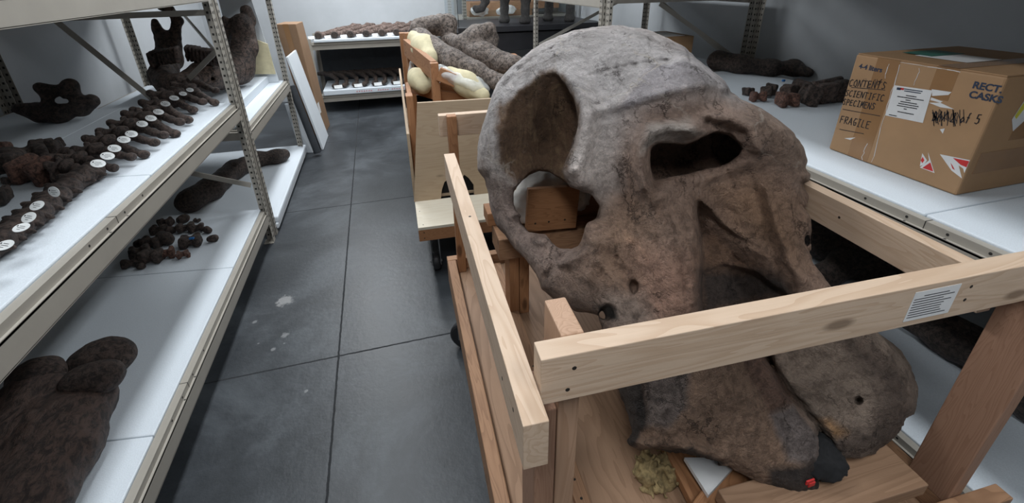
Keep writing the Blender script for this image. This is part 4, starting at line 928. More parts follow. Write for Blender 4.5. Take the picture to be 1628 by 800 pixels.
# wrinkled film strip edges
fe = MB()
rnd = random.Random(5)
for (c0, c1, n_) in (((400, 130), (265, 610), 14), ((410, 120), (700, 165), 9), ((240, 520), (215, 600), 5), ((350, 130), (330, 200), 4), ((470, 230), (500, 150), 5)):
    pv = None
    for i in range(n_ + 1):
        t_ = i / n_; p = FC(c0[0] + (c1[0] - c0[0]) * t_ + rnd.uniform(-5, 5), c0[1] + (c1[1] - c0[1]) * t_ + rnd.uniform(-5, 5))
        if pv is not None: quad_stroke(fe, pv, p, rnd.uniform(.0008, .002), NX)
        pv = p
    build(fe, 'tape_crease', M['paper'], bx); fe = MB()
def hand(txt, c0, c1, hh, seed):
    hw = MB(); strokes(hw, txt, FC(*c0), FC(*c1), hh, .0028, NX, UP, 0, .05, seed); build(hw, 'handwritten_word', M['ink'], bx)
hand('CONTENTS', (152, 235), (335, 252), .024, 1); hand('SCIENTIFIC', (130, 282), (325, 312), .022, 2); hand('SPECIMENS', (118, 325), (280, 352), .022, 3); hand('FRAGILE', (108, 415), (255, 447), .028, 4)
for c0, c1 in (((165, 243), (330, 256)), ((124, 350), (305, 383)), ((108, 448), (225, 470))):
    hw = MB(); quad_stroke(hw, FC(*c0), FC(*c1), .0022, NX); build(hw, 'underline', M['ink'], bx)
hw = MB()
hand('BAX 2 of 5', (560, 405), (790, 425), .030, 8)
rr_ = random.Random(9)
for k_ in range(26):
    cx_ = rr_.uniform(560, 735); quad_stroke(hw, FC(cx_, rr_.uniform(350, 385)), FC(cx_ + rr_.uniform(-12, 25), rr_.uniform(395, 435)), .0017, NX)
build(hw, 'scribble', M['ink'], bx); hw = MB()
for k_ in range(12): 
    cx_ = rr_.uniform(225, 320); quad_stroke(hw, FC(cx_, rr_.uniform(200, 240)), FC(cx_ + rr_.uniform(-12, 20), rr_.uniform(195, 250)), .0012, NX)
build(hw, 'scribble', M['ink'], bx)
FR = Matrix(((0, 0, -1, 0), (-1, 0, 0, 0), (0, 1, 0, 0), (0, 0, 0, 1)))     # text plane: x -> -y, y -> +z, normal -x
def ptxt(s, cx_, cy_, size, bold=0.0):
    p = FC(cx_, cy_); text_obj(s, 'printed_text', size, Matrix.Translation(Vector((X0 - .0008, p.y, p.z))) @ FR, M['blueink'], bx, bold)
ptxt('4-4 liters', 200, 149, .024, .0006); ptxt('RECT.', 754, 245, .028, .0009); ptxt('CASKS', 736, 290, .028, .0009)
lb = MB(); a, b = FC(375, 232), FC(560, 258); c3, d3 = FC(332, 380), FC(515, 415)
lab = MB().add([Vector((X0 - .001, p.y, p.z)) for p in (FC(375, 232), FC(332, 380), FC(515, 417), FC(562, 258))], [(0, 1, 2, 3)]); 
lo_ = build(lab, 'shipping_label', M['paper'], bx); lt = MB()
rr_ = random.Random(3)
def LP(u, v):   # position on label, u across, v down
    a = FC(375, 232).lerp(FC(562, 258), u); b = FC(332, 380).lerp(FC(515, 417), u); p = a.lerp(b, v); return Vector((X0 - .0013, p.y, p.z))
for v, u0, u1 in ((.07, .30, .78), (.13, .32, .74), (.26, .40, .66), (.33, .18, .86), (.40, .42, .54), (.47, .30, .72), (.54, .26, .78), (.61, .24, .76), (.68, .44, .52), (.80, .30, .72), (.95, .1, .3)):
    u = u0
    while u < u1: q = min(u + rr_.uniform(.03, .09), u1); quad_stroke(lt, LP(u, v), LP(q, v), .0028 if v > .2 else .003, NX, 0 if v > .2 else 1); u = q + .018
quad_stroke(lt, LP(.12, .09), LP(.19, .09), .008, NX, 1); quad_stroke(lt, LP(.21, .08), LP(.27, .08), .007, NX, 2)
build(lt, 'label_print', [M['ink'], M['blueink'], M['red']], lo_)
for pts in ([(500, 628), (512, 565), (535, 600), (520, 622)], [(500, 635), (545, 600), (540, 560), (572, 662)], [(598, 570), (748, 600), (725, 665), (712, 640), (690, 625), (710, 690), (655, 650)],
            [(558, 252), (655, 266), (640, 280), (560, 285)], [(556, 292), (612, 312), (600, 318), (552, 305)], [(600, 318), (668, 350), (600, 340), (545, 318)], [(598, 448), (622, 444), (612, 470)], [(130, 492), (185, 488), (160, 500)]):
    build(patch(MB(), pts), 'torn_label', M['paper'], bx)
for pts in ([(505, 600), (514, 582), (523, 600), (512, 614)], [(512, 637), (552, 610), (566, 655)], [(662, 588), (742, 604), (728, 634), (700, 622)], [(650, 612), (660, 625), (672, 648), (660, 640)]):
    build(patch(MB(), pts, off=.0009), 'red_print', M['red'], bx)
st = MB(); st.add([(X0 + .10, Y0 - .0012, bz + .24), (X0 + .13, Y0 - .0012, bz + .20), (X0 + .175, Y0 - .0012, bz + .245), (X0 + .15, Y0 - .0012, bz + .30), (X0 + .12, Y0 - .0012, bz + .31)], [(0, 1, 2, 3, 4)]); build(st, 'torn_label', M['paper'], bx)
st = MB(); st.add([(X0 + .105, Y0 - .0016, bz + .25), (X0 + .118, Y0 - .0016, bz + .24), (X0 + .145, Y0 - .0016, bz + .295), (X0 + .122, Y0 - .0016, bz + .305)], [(0, 1, 2, 3)]); build(st, 'yellow_print', M['yellow'], bx)
build(MB().box((X0 + .12, Y1 - .28, bz + BH + .006), (X0 + .28, Y1 - .12, bz + BH + .0068)), 'top_label', M['paper'], bx)
build(MB().box((X0 + .14, Y1 - .16, bz + BH + .0072), (X0 + .30, Y1 - .06, bz + BH + .008)), 'green_label', M['green'], bx)
# small plain carton behind the skull
p = aty(1078, 105, 3.05)
b2 = thing('cardboard_box', (2.15, 3.2, .951), 'plain small cardboard carton with a green lid label, behind the skull crown', 'box', 'cardboard cartons')
zt = .951 + .235
build(MB().box((1.93, 3.02, .951), (2.26, 3.38, zt)), 'carton_body', M['card'], b2, bevel=.004)
build(MB().box((1.96, 3.05, zt + .0005), (2.20, 3.30, zt + .003)), 'top_paper', M['paper'], b2); build(MB().box((1.94, 3.20, zt + .0035), (2.08, 3.34, zt + .006)), 'green_label', M['green'], b2)

# ------------------------------------------------------------------ bones on the right shelf
def LB(name, pts, m, label, cat='bone', group=None, **k):
    kw = dict(k=.03, res=.009, amp=.010, freq=12); kw.update(k); return bone_obj(name, cap(pts), M[m], None, label, cat, group, **kw)
zS = .951
def Z(px, py, z): return tuple(atz(px, py, z))
LB('limb_bone', [(Z(1140, 96, 1.02), .07), (Z(1175, 102, 1.015), .055), (Z(1225, 108, 1.005), .05), (Z(1262, 108, 1.0), .045), (Z(1286, 116, .985), .025)], 'b_dark', 'long dark limb bone lying behind the foot bones on the right shelf', k=.05)
def lump(name, c_, r_, m, label, group, rot=0.0, two=True, seed=0, cat='bone', zb=None, parent=None, subs=()):
    rnd = random.Random(seed); ca_, sa_ = math.cos(rot), math.sin(rot)
    pr = [('e', c_, r_, (0, 0, rot))] if not two else [('e', c_, (r_[0] * .9, r_[1] * .72, r_[2] * .72), (0, 0, rot))]
    if two:
        for s_ in (-1, 1):
            pr.append(('b', (c_[0] + s_ * r_[0] * .70 * ca_, c_[1] + s_ * r_[0] * .70 * sa_, c_[2] + rnd.uniform(-.05, .1) * r_[2]), (r_[0] * .34, r_[1] * rnd.uniform(.9, 1.08), r_[2] * rnd.uniform(.85, .98)), (rnd.uniform(-.3, .3), rnd.uniform(-.15, .15), rot), min(r_) * .26))
    return bone_obj(name, pr, M[m], parent, label, cat, group, k=.45 * min(r_), res=max(.0045, min(r_) / 7), amp=.30 * min(r_), freq=.6 / min(r_), subs=subs)
gF = 'foot bones on the right shelf'
for i, (px, py, r_, m, lab, rot) in enumerate([
    (1190, 145, (.032, .022, .024), 'b_dark', 'small dark knuckle bone farthest left of the foot bones', .3), (1206, 153, (.036, .026, .028), 'b_red', 'small reddish knuckle bone beside the dark one', -.4),
    (1222, 144, (.05, .03, .036), 'b_dark', 'dark toe bone leaning behind the reddish knuckle', .5), (1252, 158, (.05, .036, .038), 'b_red', 'rust-coloured spool-shaped toe bone nearest the shelf edge', -.1),
    (1262, 143, (.10, .04, .045), 'b_brown', 'long brown foot bone with a blue paint mark', .35), (1286, 150, (.055, .04, .055), 'b_dark', 'dark upright foot bone in the middle of the row', 1.2),
    (1308, 146, (.06, .042, .058), 'b_brown', 'brown blocky foot bone second nearest the carton', 1.2), (1330, 142, (.07, .05, .06), 'b_dark', 'dark foot bone touching the large carton', 1.0)]):
    q = atz(px, py, zS + r_[2]); lump('foot_bone', (q[0], q[1], zS + r_[2] * .97), r_, m, lab, gF, rot, True, i)
q = atz(1246, 127, 1.04); tag(build(MB().box((q[0] - .009, q[1] - .006, 1.03), (q[0] + .009, q[1] + .006, 1.042)), 'paint_chip', M['blue'], bevel=.003), 'tiny blue putty dab on the long brown foot bone', 'putty')

# dark bones on the low right shelf
zL = .243
LB('limb_bone', [(Z(1455, 500, .34), .075), (Z(1520, 540, .33), .07), (Z(1600, 585, .33), .075), (Z(1660, 640, .33), .09)], 'b_dark', 'long dark bone on the low right shelf crossing behind the crate post', k=.05)
LB('limb_bone', [(Z(1300, 385, .34), .08), (Z(1350, 400, .33), .07), (Z(1400, 425, .32), .065), (Z(1440, 440, .32), .06)], 'b_dark', 'dark curved bone on the low right shelf under the pine side rail', k=.05)
LB('limb_bone', [(Z(1310, 440, .31), .06), (Z(1345, 418, .32), .065), (Z(1385, 425, .31), .06), (Z(1420, 460, .31), .05)], 'b_dark', 'second dark curved bone, nearer the skull, on the low right shelf', k=.05)
LB('limb_bone', [(Z(1300, 355, .33), .06), (Z(1330, 362, .33), .05), (Z(1390, 380, .33), .05)], 'b_dark', 'dark bone farthest back on the low right shelf beside the skull', k=.05)
LB('limb_bone', [(Z(1640, 480, .34), .07), (Z(1700, 560, .33), .07)], 'b_dark', 'dark bone end at the right picture edge under the front rail', k=.05)

# ------------------------------------------------------------------ vertebra row on the left shelf
SP = [((302, 143), (343, 149), 1), ((291, 149), (340, 165), 1), ((277, 156), (323, 173), 1), ((263, 165), (306, 178), 1), ((252, 178), (298, 196), 1), ((240, 188), (287, 205), 1),
      ((226, 197), (277, 214), 1), ((209, 213), (261, 223), 1), ((197, 222), (247, 235), 1), ((182, 236), (229, 247), 1), ((171, 248), (211, 259), 1), ((156, 260), (181, 272), 1),
      ((136, 272), (157, 282), 0), ((113, 281), (135, 302), 0), ((95, 297), (112, 306), 2), ((78, 313), (92, 320), 0), ((59, 327), (72, 334), 3), ((46, 346), (58, 350), 3), ((30, 362), (42, 366), 3), ((14, 378), (24, 384), 0), ((-2, 392), (8, 398), 3)]
def vert_mesh(kind):
    """kind 0: long-spined trunk vertebra, 1: drum-shaped tail vertebra. Spine points +X, column runs along Y"""
    if kind == 0:
        pr = cap([((-.075, -.020, 0), .036), ((-.075, .020, 0), .036)]) + cap([((-.06, 0, .035), .020), ((-.01, .0, .045), .026), ((.06, .003, .03), .020), ((.15, .008, .004), .015), ((.232, .012, -.010), .019)])
        pr += cap([((-.06, -.01, .035), .020), ((-.105, -.03, .06), .019)]) + cap([((-.06, .01, .035), .020), ((-.10, .025, .065), .017)]) + cap([((-.09, 0, .01), .026), ((-.145, 0, .028), .019)]) + cap([((-.03, 0, .02), .022), ((-.01, .03, .050), .017)]) + cap([((-.12, .0, .03), .018), ((-.15, .02, .04), .015)])
        return sdf(pr, [('c', (-.045, -.08, .030), (-.045, .08, .030), .008, .008)], k=.018, ks=.008, res=.0065, amp=.007, freq=28)
    pr = cap([((0, -.024, 0), .034), ((0, .024, 0), .034)]) + cap([((0, -.026, 0), .039), ((0, -.020, 0), .039)]) + cap([((0, .020, 0), .039), ((0, .026, 0), .039)]) + cap([((.02, 0, .005), .013), ((.055, .0, -.01), .008)]) + cap([((-.02, 0, .015), .016), ((-.048, 0, .02), .012)])
    return sdf(pr, k=.006, res=.005, amp=.005, freq=30)
VM = []
for kd in (0, 1):
    Vv, Ff = vert_mesh(kd); VM.append((Vv, Ff))
def tag_mesh():
    mb = MB(); n = 22; P_ = [(math.cos(2 * math.pi * i / n) * .021, math.sin(2 * math.pi * i / n) * .0145) for i in range(n)]
    mb.prism(P_, .0008, Matrix.Identity(4)); mb.prism([(math.cos(2 * math.pi * i / 8) * .0022 - .014, math.sin(2 * math.pi * i / 8) * .0022 + .003) for i in range(8)], .0003, Matrix.Translation((0, 0, .0009)), 1)
    for (x0, x1, y) in ((-.008, .008, .003), (-.01, .012, -.002), (-.006, .004, -.007)): mb.box((x0, y, .0009), (x1, y + .0012, .0011), 1)
    return mb
TMb = tag_mesh()
ORD = ['first', 'second', 'third', 'fourth', 'fifth', 'sixth', 'seventh', 'eighth', 'ninth', 'tenth', 'eleventh', 'twelfth']
proto = {}
def put(key, Vv, Ff, m, Mv, **k):
    if key not in proto: proto[key] = link_mesh(k.pop('name'), Vv, Ff, m, None, M=Matrix.Identity(4), smooth=k.pop('smooth', True), **k); o_ = proto[key]
    else: o_ = proto[key].copy(); COL.objects.link(o_)
    o_.matrix_basis = Mv; PW[o_] = Mv.copy(); return o_
def put_tag(v_, MT):
    t_ = put('tag', TMb.v, TMb.f, [M['tagw'], M['ink']], MT, name='tag', smooth=False, mi=TMb.m); t_.parent = v_; t_.matrix_parent_inverse = PW[v_].inverted(); return t_
ANG = [-35, -42, -42, -38, -40, -38, -36, -30, -27, -22, -20, -17, -12]; SCX = [q * .74 for q in (.95, 1.12, 1.12, 1.0, 1.02, .98, .97, .90, .85, .80, .72, .62, .52)]
for i in range(13):
    tpx, tip, kd = SP[i]; e_ = Vector(tuple(atz(tip[0], tip[1], .968))); an = math.radians(ANG[i]); ys_ = 1.0 - .03 * max(0, i - 4); sc = SCX[i]
    b_ = e_ - Vector((math.cos(an), math.sin(an), 0)) * .235 * sc; b_.z = zS + .042 * ys_
    Mv = Matrix.Translation(b_) @ Matrix.Rotation(an, 4, 'Z') @ Matrix.Rotation(.10 * math.sin(i * 2.3), 4, 'Y') @ Matrix.Diagonal((sc, ys_ * 1.05, ys_, 1))
    v_ = put(0, VM[0][0], VM[0][1], M['b_brown'], Mv, name='vertebra')
    lab = 'dark long-spined vertebra with an oval tag, %s from the lower-jaw end of the row' % ORD[i] if i < 12 else 'untagged vertebra just after the last long tagged spine in the row'
    tag(v_, lab, 'vertebra', 'mounted vertebrae laid in a row on the left shelf')
    if kd:
        pos = Vector(tuple(atz(tpx[0], tpx[1], zS + .045 * ys_ + .065)))
        put_tag(v_, Matrix.Translation(pos) @ Matrix.Rotation(-.35 + .06 * (i % 3), 4, 'Z') @ Matrix.Rotation(.75, 4, 'X') @ Matrix.Rotation(.35, 4, 'Y') @ Matrix.Scale(.86 if i < 2 else 1.0, 4))
TAIL = [(140, 273), (121, 284), (100, 300), (82, 314), (67, 328), (52, 341), (36, 352), (20, 365), (5, 376), (-10, 388)]
TT = {2: (86, 305, 1.35), 4: (59, 327, .55), 5: (46, 346, .65), 6: (34, 362, .30), 8: (8, 390, .35)}
for j, (tx, ty) in enumerate(TAIL):
    c_ = Vector(tuple(atz(tx, ty, .99))); c_.z = zS + .034
    Mv = Matrix.Translation(c_) @ Matrix.Rotation(math.radians(-8 + 5 * math.sin(j * 1.9)), 4, 'Z') @ Matrix.Scale(.90 - .012 * j, 4)
    v_ = put(1, VM[1][0], VM[1][1], M['b_brown'], Mv, name='vertebra')
    tag(v_, 'drum-shaped tail vertebra, %s from the near left end of the row%s' % (['last visible', 'second', 'third', 'fourth', 'fifth', 'sixth', 'seventh', 'eighth', 'ninth', 'tenth'][9 - j], ', with an oval tag' if j in TT else ''), 'vertebra', 'mounted vertebrae laid in a row on the left shelf')
    if j in TT:
        a_, b2_, tl = TT[j]; pos = Vector(tuple(atz(a_, b2_, zS + .088)))
        put_tag(v_, Matrix.Translation(pos) @ Matrix.Rotation(-.5, 4, 'Z') @ Matrix.Rotation(tl, 4, 'X') @ Matrix.Scale(1.08, 4))

# other bones on the upper left shelf
q = Vector(tuple(atz(88, 186, .96)))
def loc(dx, dy, dz): return (q.x + dx, q.y + dy, q.z + dz)
def AP(px, py, y): return tuple(aty(px, py, y))
yv = 3.0 - .16
at_p = cap([(AP(34, 174, yv), .035), (AP(62, 178, yv), .045), (AP(95, 176, yv), .055), (AP(125, 168, yv), .05), (AP(147, 158, yv), .035)]) + cap([(AP(85, 165, yv), .035), (AP(75, 145, yv), .028), (AP(66, 140, yv), .026), (AP(88, 142, yv), .02)]) + cap([(AP(120, 160, yv), .035), (AP(112, 145, yv), .032), (AP(110, 136, yv), .03), (AP(98, 143, yv), .02)])
bone_obj('neck_vertebra', at_p, M['b_dark'], None, 'large black winged vertebra standing alone at the back of the left shelf', 'vertebra', None, k=.022, res=.009, amp=.014, freq=14, subs=[('c', AP(94, 161, 2.5), AP(94, 161, 3.2), .020, .022), ('c', AP(104, 160, 2.5), AP(104, 160, 3.2), .018, .02)], ks=.01)
g1 = 'loose vertebrae left of the row'
for (px, py, r_, m, rot, lab) in ((8, 262, (.07, .075, .06), 'b_dark', .2, 'black lumpy vertebra cut by the left picture edge'), (45, 244, (.075, .06, .045), 'b_dark', .5, 'dark brown vertebra body behind the reddish one'),
        (76, 236, (.055, .04, .04), 'b_dark', .2, 'small dark vertebra at the top of the loose pile'), (58, 270, (.075, .055, .055), 'b_red', -.5, 'big reddish spool-shaped vertebra at the front of the loose pile'),
        (97, 254, (.055, .045, .042), 'b_brown', .6, 'brown vertebra body at the right of the loose pile'), (-2, 238, (.05, .05, .04), 'b_red', .2, 'rusty bone showing at the left edge behind the black vertebra'), (-4, 312, (.04, .04, .035), 'b_dark', .2, 'small dark bone at the left picture edge in front of the pile'),
        (88, 229, (.04, .03, .03), 'b_dark', -.3, 'small round dark bone tip topping the loose pile'), (24, 285, (.03, .025, .02), 'b_dark', 1, 'little dark chip between the reddish vertebra and the picture edge')):
    px -= 5; r_ = tuple(q * .84 for q in r_); c_ = atz(px, py, zS + r_[2]); lump('loose_vertebra', (c_[0], c_[1], zS - .002 + r_[2]), r_, m, lab, g1, rot, True, px, 'vertebra')

# lower jaw standing on the farther left shelf
yj = 3.9
jr = cap([(AP(385, 40, 4.25), .085), (AP(386, 75, 4.22), .10), (AP(378, 110, 4.1), .11), (AP(350, 118, 3.9), .10), (AP(325, 122, 3.7), .095), (AP(305, 128, 3.6), .08)])
jr += cap([(AP(393, 60, 4.3), .055), (AP(398, 32, 4.32), .035), (AP(391, 17, 4.32), .045)]) + cap([(AP(368, 66, 4.25), .045), (AP(360, 42, 4.25), .028), (AP(357, 30, 4.25), .022)])
jl = cap([(AP(268, 70, 4.2), .085), (AP(268, 95, 4.15), .085), (AP(262, 110, 4.0), .08), (AP(258, 122, 3.8), .08), (AP(268, 135, 3.6), .075), (AP(290, 135, 3.5), .08)])
jl += cap([(AP(278, 56, 4.2), .042), (AP(282, 32, 4.2), .034), (AP(268, 13, 4.2), .034), (AP(257, 12, 4.2), .026)]) + cap([(AP(256, 60, 4.2), .040), (AP(246, 34, 4.2), .026)])
sb = [('c', AP(338, 125, 3.3), AP(338, 125, 3.75), .020, .020)]
bone_obj('mammoth_lower_jaw', jr + jl, M['b_mand'], None, 'dark brown mammoth lower jaw standing upright behind the left shelf post', 'jaw bone', None, subs=sb, k=.035, ks=.015, res=.011, amp=.014, freq=11)
for side, (A0, A1) in enumerate(((AP(240, 92, 3.75), AP(282, 84, 3.6)), (AP(298, 82, 3.75), AP(348, 90, 3.65)))):
    pr = []
    for k_ in range(9):
        t_ = k_ / 8; c_ = tuple(A0[j] + (A1[j] - A0[j]) * t_ for j in range(3)); pr.append(('b', (c_[0], c_[1], c_[2] - .01), (.011, .05, .05), (.1, .1, .1), .008))
    V_, F_ = sdf(pr, k=.012, res=.007, amp=.010, freq=22)
    o_ = link_mesh('molar', V_, F_, M['b_mand'] if side == 0 else M['b_brown'], None, smooth=True); jw = [x for x in COL.objects if x.name.startswith('mammoth_lower_jaw')][0]
    mw = o_.matrix_basis.copy(); o_.parent = jw; o_.matrix_parent_inverse = PW[jw].inverted(); o_.matrix_basis = mw
    o_['label'] = 'ridged molar plate'

# leaning sheets behind the jaw
mb = MB(); A = [aty(404, 62, 4.50), aty(425, 70, 4.50), aty(438, 118, 4.50), aty(398, 118, 4.50)]
A = [Vector((p[0], 4.50, p[2])) for p in A]
mb.add(A + [p + Vector((0, .02, 0)) for p in A], [(0, 3, 2, 1), (4, 5, 6, 7), (0, 1, 5, 4), (1, 2, 6, 5), (2, 3, 7, 6), (3, 0, 4, 7)])
tag(build(mb, 'foam_sheet', M['yfoam']), 'yellowed foam sheet standing right of the upright lower jaw', 'foam sheet')
A = [Vector((-1.22, 4.53, .77)), Vector((-.90, 4.53, .77)), Vector((-.99, 4.56, 1.6)), Vector((-1.22, 4.56, 1.6))]
mb = MB().add(A + [p + Vector((0, .012, 0)) for p in A], [(3, 2, 1, 0), (4, 5, 6, 7), (0, 1, 5, 4), (1, 2, 6, 5), (2, 3, 7, 6), (3, 0, 4, 7)])
tag(build(mb, 'white_sheet', M['white']), 'tall white sheet leaning behind the upright lower jaw', 'sheet')

# tusk on the low platform, toe bones, huge jaw end
LB('tusk', [(Z(300, 320, .19), .085), (Z(335, 300, .19), .08), (Z(372, 270, .185), .07), (Z(410, 253, .175), .062), (Z(440, 249, .172), .058), (Z(452, 246, .17), .05)], 'b_dark', 'long dark curved tusk on the low platform behind the left post', 'tusk', k=.05, amp=.006)
gT = 'toe bones on the low left shelf'
TB = [(240, 408, .045, 'b_dark'), (222, 400, .045, 'b_dark'), (262, 378, .05, 'b_dark'), (240, 385, .045, 'b_dark'), (263, 352, .035, 'b_brown'), (291, 348, .036, 'b_dark'), (295, 362, .038, 'b_dark'), (313, 362, .036, 'b_brown'), (329, 365, .028, 'b_brown'),
      (313, 350, .018, 'b_dark'), (303, 383, .045, 'b_dark'), (338, 379, .028, 'b_brown'), (262, 402, .042, 'b_red'), (291, 404, .028, 'b_red'), (224, 423, .022, 'b_dark'), (208, 418, .035, 'b_dark'), (252, 365, .036, 'b_dark'), (270, 366, .03, 'b_dark'), (228, 388, .036, 'b_dark')]
TL = ['dark toe bone in the second row from the front', 'dark toe bone at the left of the front rows', 'smooth dark rounded toe bone in the middle of the heap', 'dark toe bone left of the smooth rounded one', 'brown toe bone at the back left of the heap', 'dark toe bone at the back of the heap',
      'dark upright toe bone in the back row', 'brown toe bone joined to the back row, right side', 'small brown cube-like toe bone ending the back row', 'tiny dark pebble-like bone behind the heap', 'dark spool toe bone with a blue mark', 'brown knuckle at the far right of the heap',
      'reddish spool toe bone at the front', 'small reddish toe bone lying in front on its own', 'tiny dark pebble bone nearest the camera', 'dark round toe bone at the front left of the heap', 'small dark toe bone behind the smooth rounded one', 'small dark toe bone wedged in the middle of the heap', 'dark toe bone hidden deepest at the left of the heap']
for i, (px, py, r0, m) in enumerate(TB):
    rr_ = random.Random(i); r0 *= .86; sz_ = (r0 * rr_.uniform(1.1, 1.3), r0 * .85, r0 * rr_.uniform(.8, .95)); c_ = atz(px, py, .243 + sz_[2])
    lump('toe_bone', (c_[0], c_[1], .241 + sz_[2]), sz_, m, TL[i], gT, rr_.uniform(-.6, .6), i % 3 != 2, i)
q = atz(304, 377, .325); tag(build(MB().box((q[0] - .012, q[1] - .008, .312), (q[0] + .012, q[1] + .008, .322)), 'paint_dab', M['blue'], bevel=.003), 'tiny blue putty dab on the dark spool toe bone', 'putty')
hb = cap([(Z(138, 640, .33), .085), (Z(95, 715, .335), .088), (Z(35, 810, .335), .09), (Z(-40, 900, .33), .09)]) + cap([(Z(60, 640, .36), .10), (Z(10, 720, .345), .10), (Z(-60, 820, .34), .10)]) + cap([(Z(80, 700, .345), .10), (Z(0, 830, .345), .10)])
hb2 = [('e', Z(162, 572, .33), (.105, .085, .075), (0, 0, .3)), ('e', Z(147, 605, .40), (.085, .06, .06), (0, 0, .3)), ('e', Z(58, 600, .42), (.075, .07, .06), (0, 0, .2))]
hbo = bone_obj('femur', hb, M['b_streak'], None, 'huge dark limb bone with rounded knuckle ends at the bottom left corner', 'bone', k=.05, ks=.02, res=.009, amp=.011, freq=14, post=[])
for q_, lb_ in zip(hb2, ('right', 'front', 'left')):
    V_, F_ = sdf([q_], k=.02, res=.008, amp=.008, freq=16); V_ = V_ + vnormals(V_, F_) * (fbm(V_ * 55.0, 3) * .001)[:, None]
    link_mesh('joint_cap', V_, F_, M['b_brown'], hbo, smooth=True)

# cardboard, panels leaning at the end of the left shelves
def leaning(e_name, lab, cat, bot, top, th, m, parts=None):
    """bot/top: two floor points and two top points"""
    b0, b1 = Vector(bot[0]), Vector(bot[1]); t0, t1 = Vector(top[0]), Vector(top[1]); n_ = (b1 - b0).cross(t0 - b0).normalized() * th
    mb = MB().add([b0, b1, t1, t0, b0 + n_, b1 + n_, t1 + n_, t0 + n_], [(0, 3, 2, 1), (4, 5, 6, 7), (0, 1, 5, 4), (1, 2, 6, 5), (2, 3, 7, 6), (3, 0, 4, 7)])
    o_ = build(mb, e_name, m, bevel=.004); return tag(o_, lab, cat) if lab else o_
tall = thing('tall_carton', (-.85, 5.3, 0), 'tall narrow cardboard carton leaning at the end of the left shelves', 'box')
zc = 1.02
tl = aty(450, 33, 5.35); trr = aty(470, 33, 5.30); tr2 = aty(473, 40, 5.30)
bl_ = atz(519, 205, 0)
bt = [(bl_[0] - .16, 5.36, 0), (bl_[0], 5.32, 0), (bl_[0] + .03, 5.72, 0), (bl_[0] - .13, 5.76, 0)]
txr = aty(470, 38, 5.32); tp_ = [(txr[0] - .20, 5.36, txr[2]), (txr[0], 5.32, txr[2]), (txr[0] + .03, 5.62, txr[2]), (txr[0] - .16, 5.66, txr[2])]
mb = MB().add(bt + tp_, [(3, 2, 1, 0), (4, 5, 6, 7), (0, 1, 5, 4), (1, 2, 6, 5), (2, 3, 7, 6), (3, 0, 4, 7)])
ob = link_mesh('carton_body', mb.v, mb.f, M['cardd'], tall, bevel=.006)
def onface(u, v, off=.002):
    a = Vector(bt[0]).lerp(Vector(bt[1]), u); b = Vector(tp_[0]).lerp(Vector(tp_[1]), u); p_ = a.lerp(b, v); return p_ + Vector((0, -off, .0))
mb = MB()
mb.add([onface(.35, 0), onface(.62, 0), onface(.62, 1), onface(.35, 1)], [(0, 1, 2, 3)]); build(mb, 'packing_tape', M['tape'], tall)
mb = MB()
def onside(u, v, off=.002):
    a = Vector(bt[1]).lerp(Vector(bt[2]), u); b = Vector(tp_[1]).lerp(Vector(tp_[2]), u); p_ = a.lerp(b, v); return p_ + Vector((off, -off * .2, 0))
mb.add([onside(.06, .20), onside(.30, .20), onside(.30, .30), onside(.06, .30)], [(0, 1, 2, 3)]); build(mb, 'paper_label', M['paper'], tall)
t0_ = aty(454, 91, 4.80)
leaning('leaning_board', 'tall white board leaning on the shelf end in front of the tall carton', 'board', ((-.70, 4.80, 0), (-.69, 5.28, 0)), ((t0_[0], 4.80, t0_[2]), (t0_[0] + .01, 5.28, t0_[2])), .02, M['white'])
mb = MB().tube([tuple(atz(505, 243, .03)), tuple(aty(463, 136, 4.72))], .034, 18); tag(build(mb, 'rolled_mat', M['charcoal'], bevel=.004), 'dark charcoal roll leaning beside the tall white board', 'rolled mat')
leaning('backing_board', 'pale grey board behind the dark panel foot', 'panel', (tuple(atz(497, 243, 0)), tuple(atz(478, 243, 0))), (tuple(aty(466, 165, 4.85)), tuple(aty(452, 165, 4.85))), .03, M['white'])

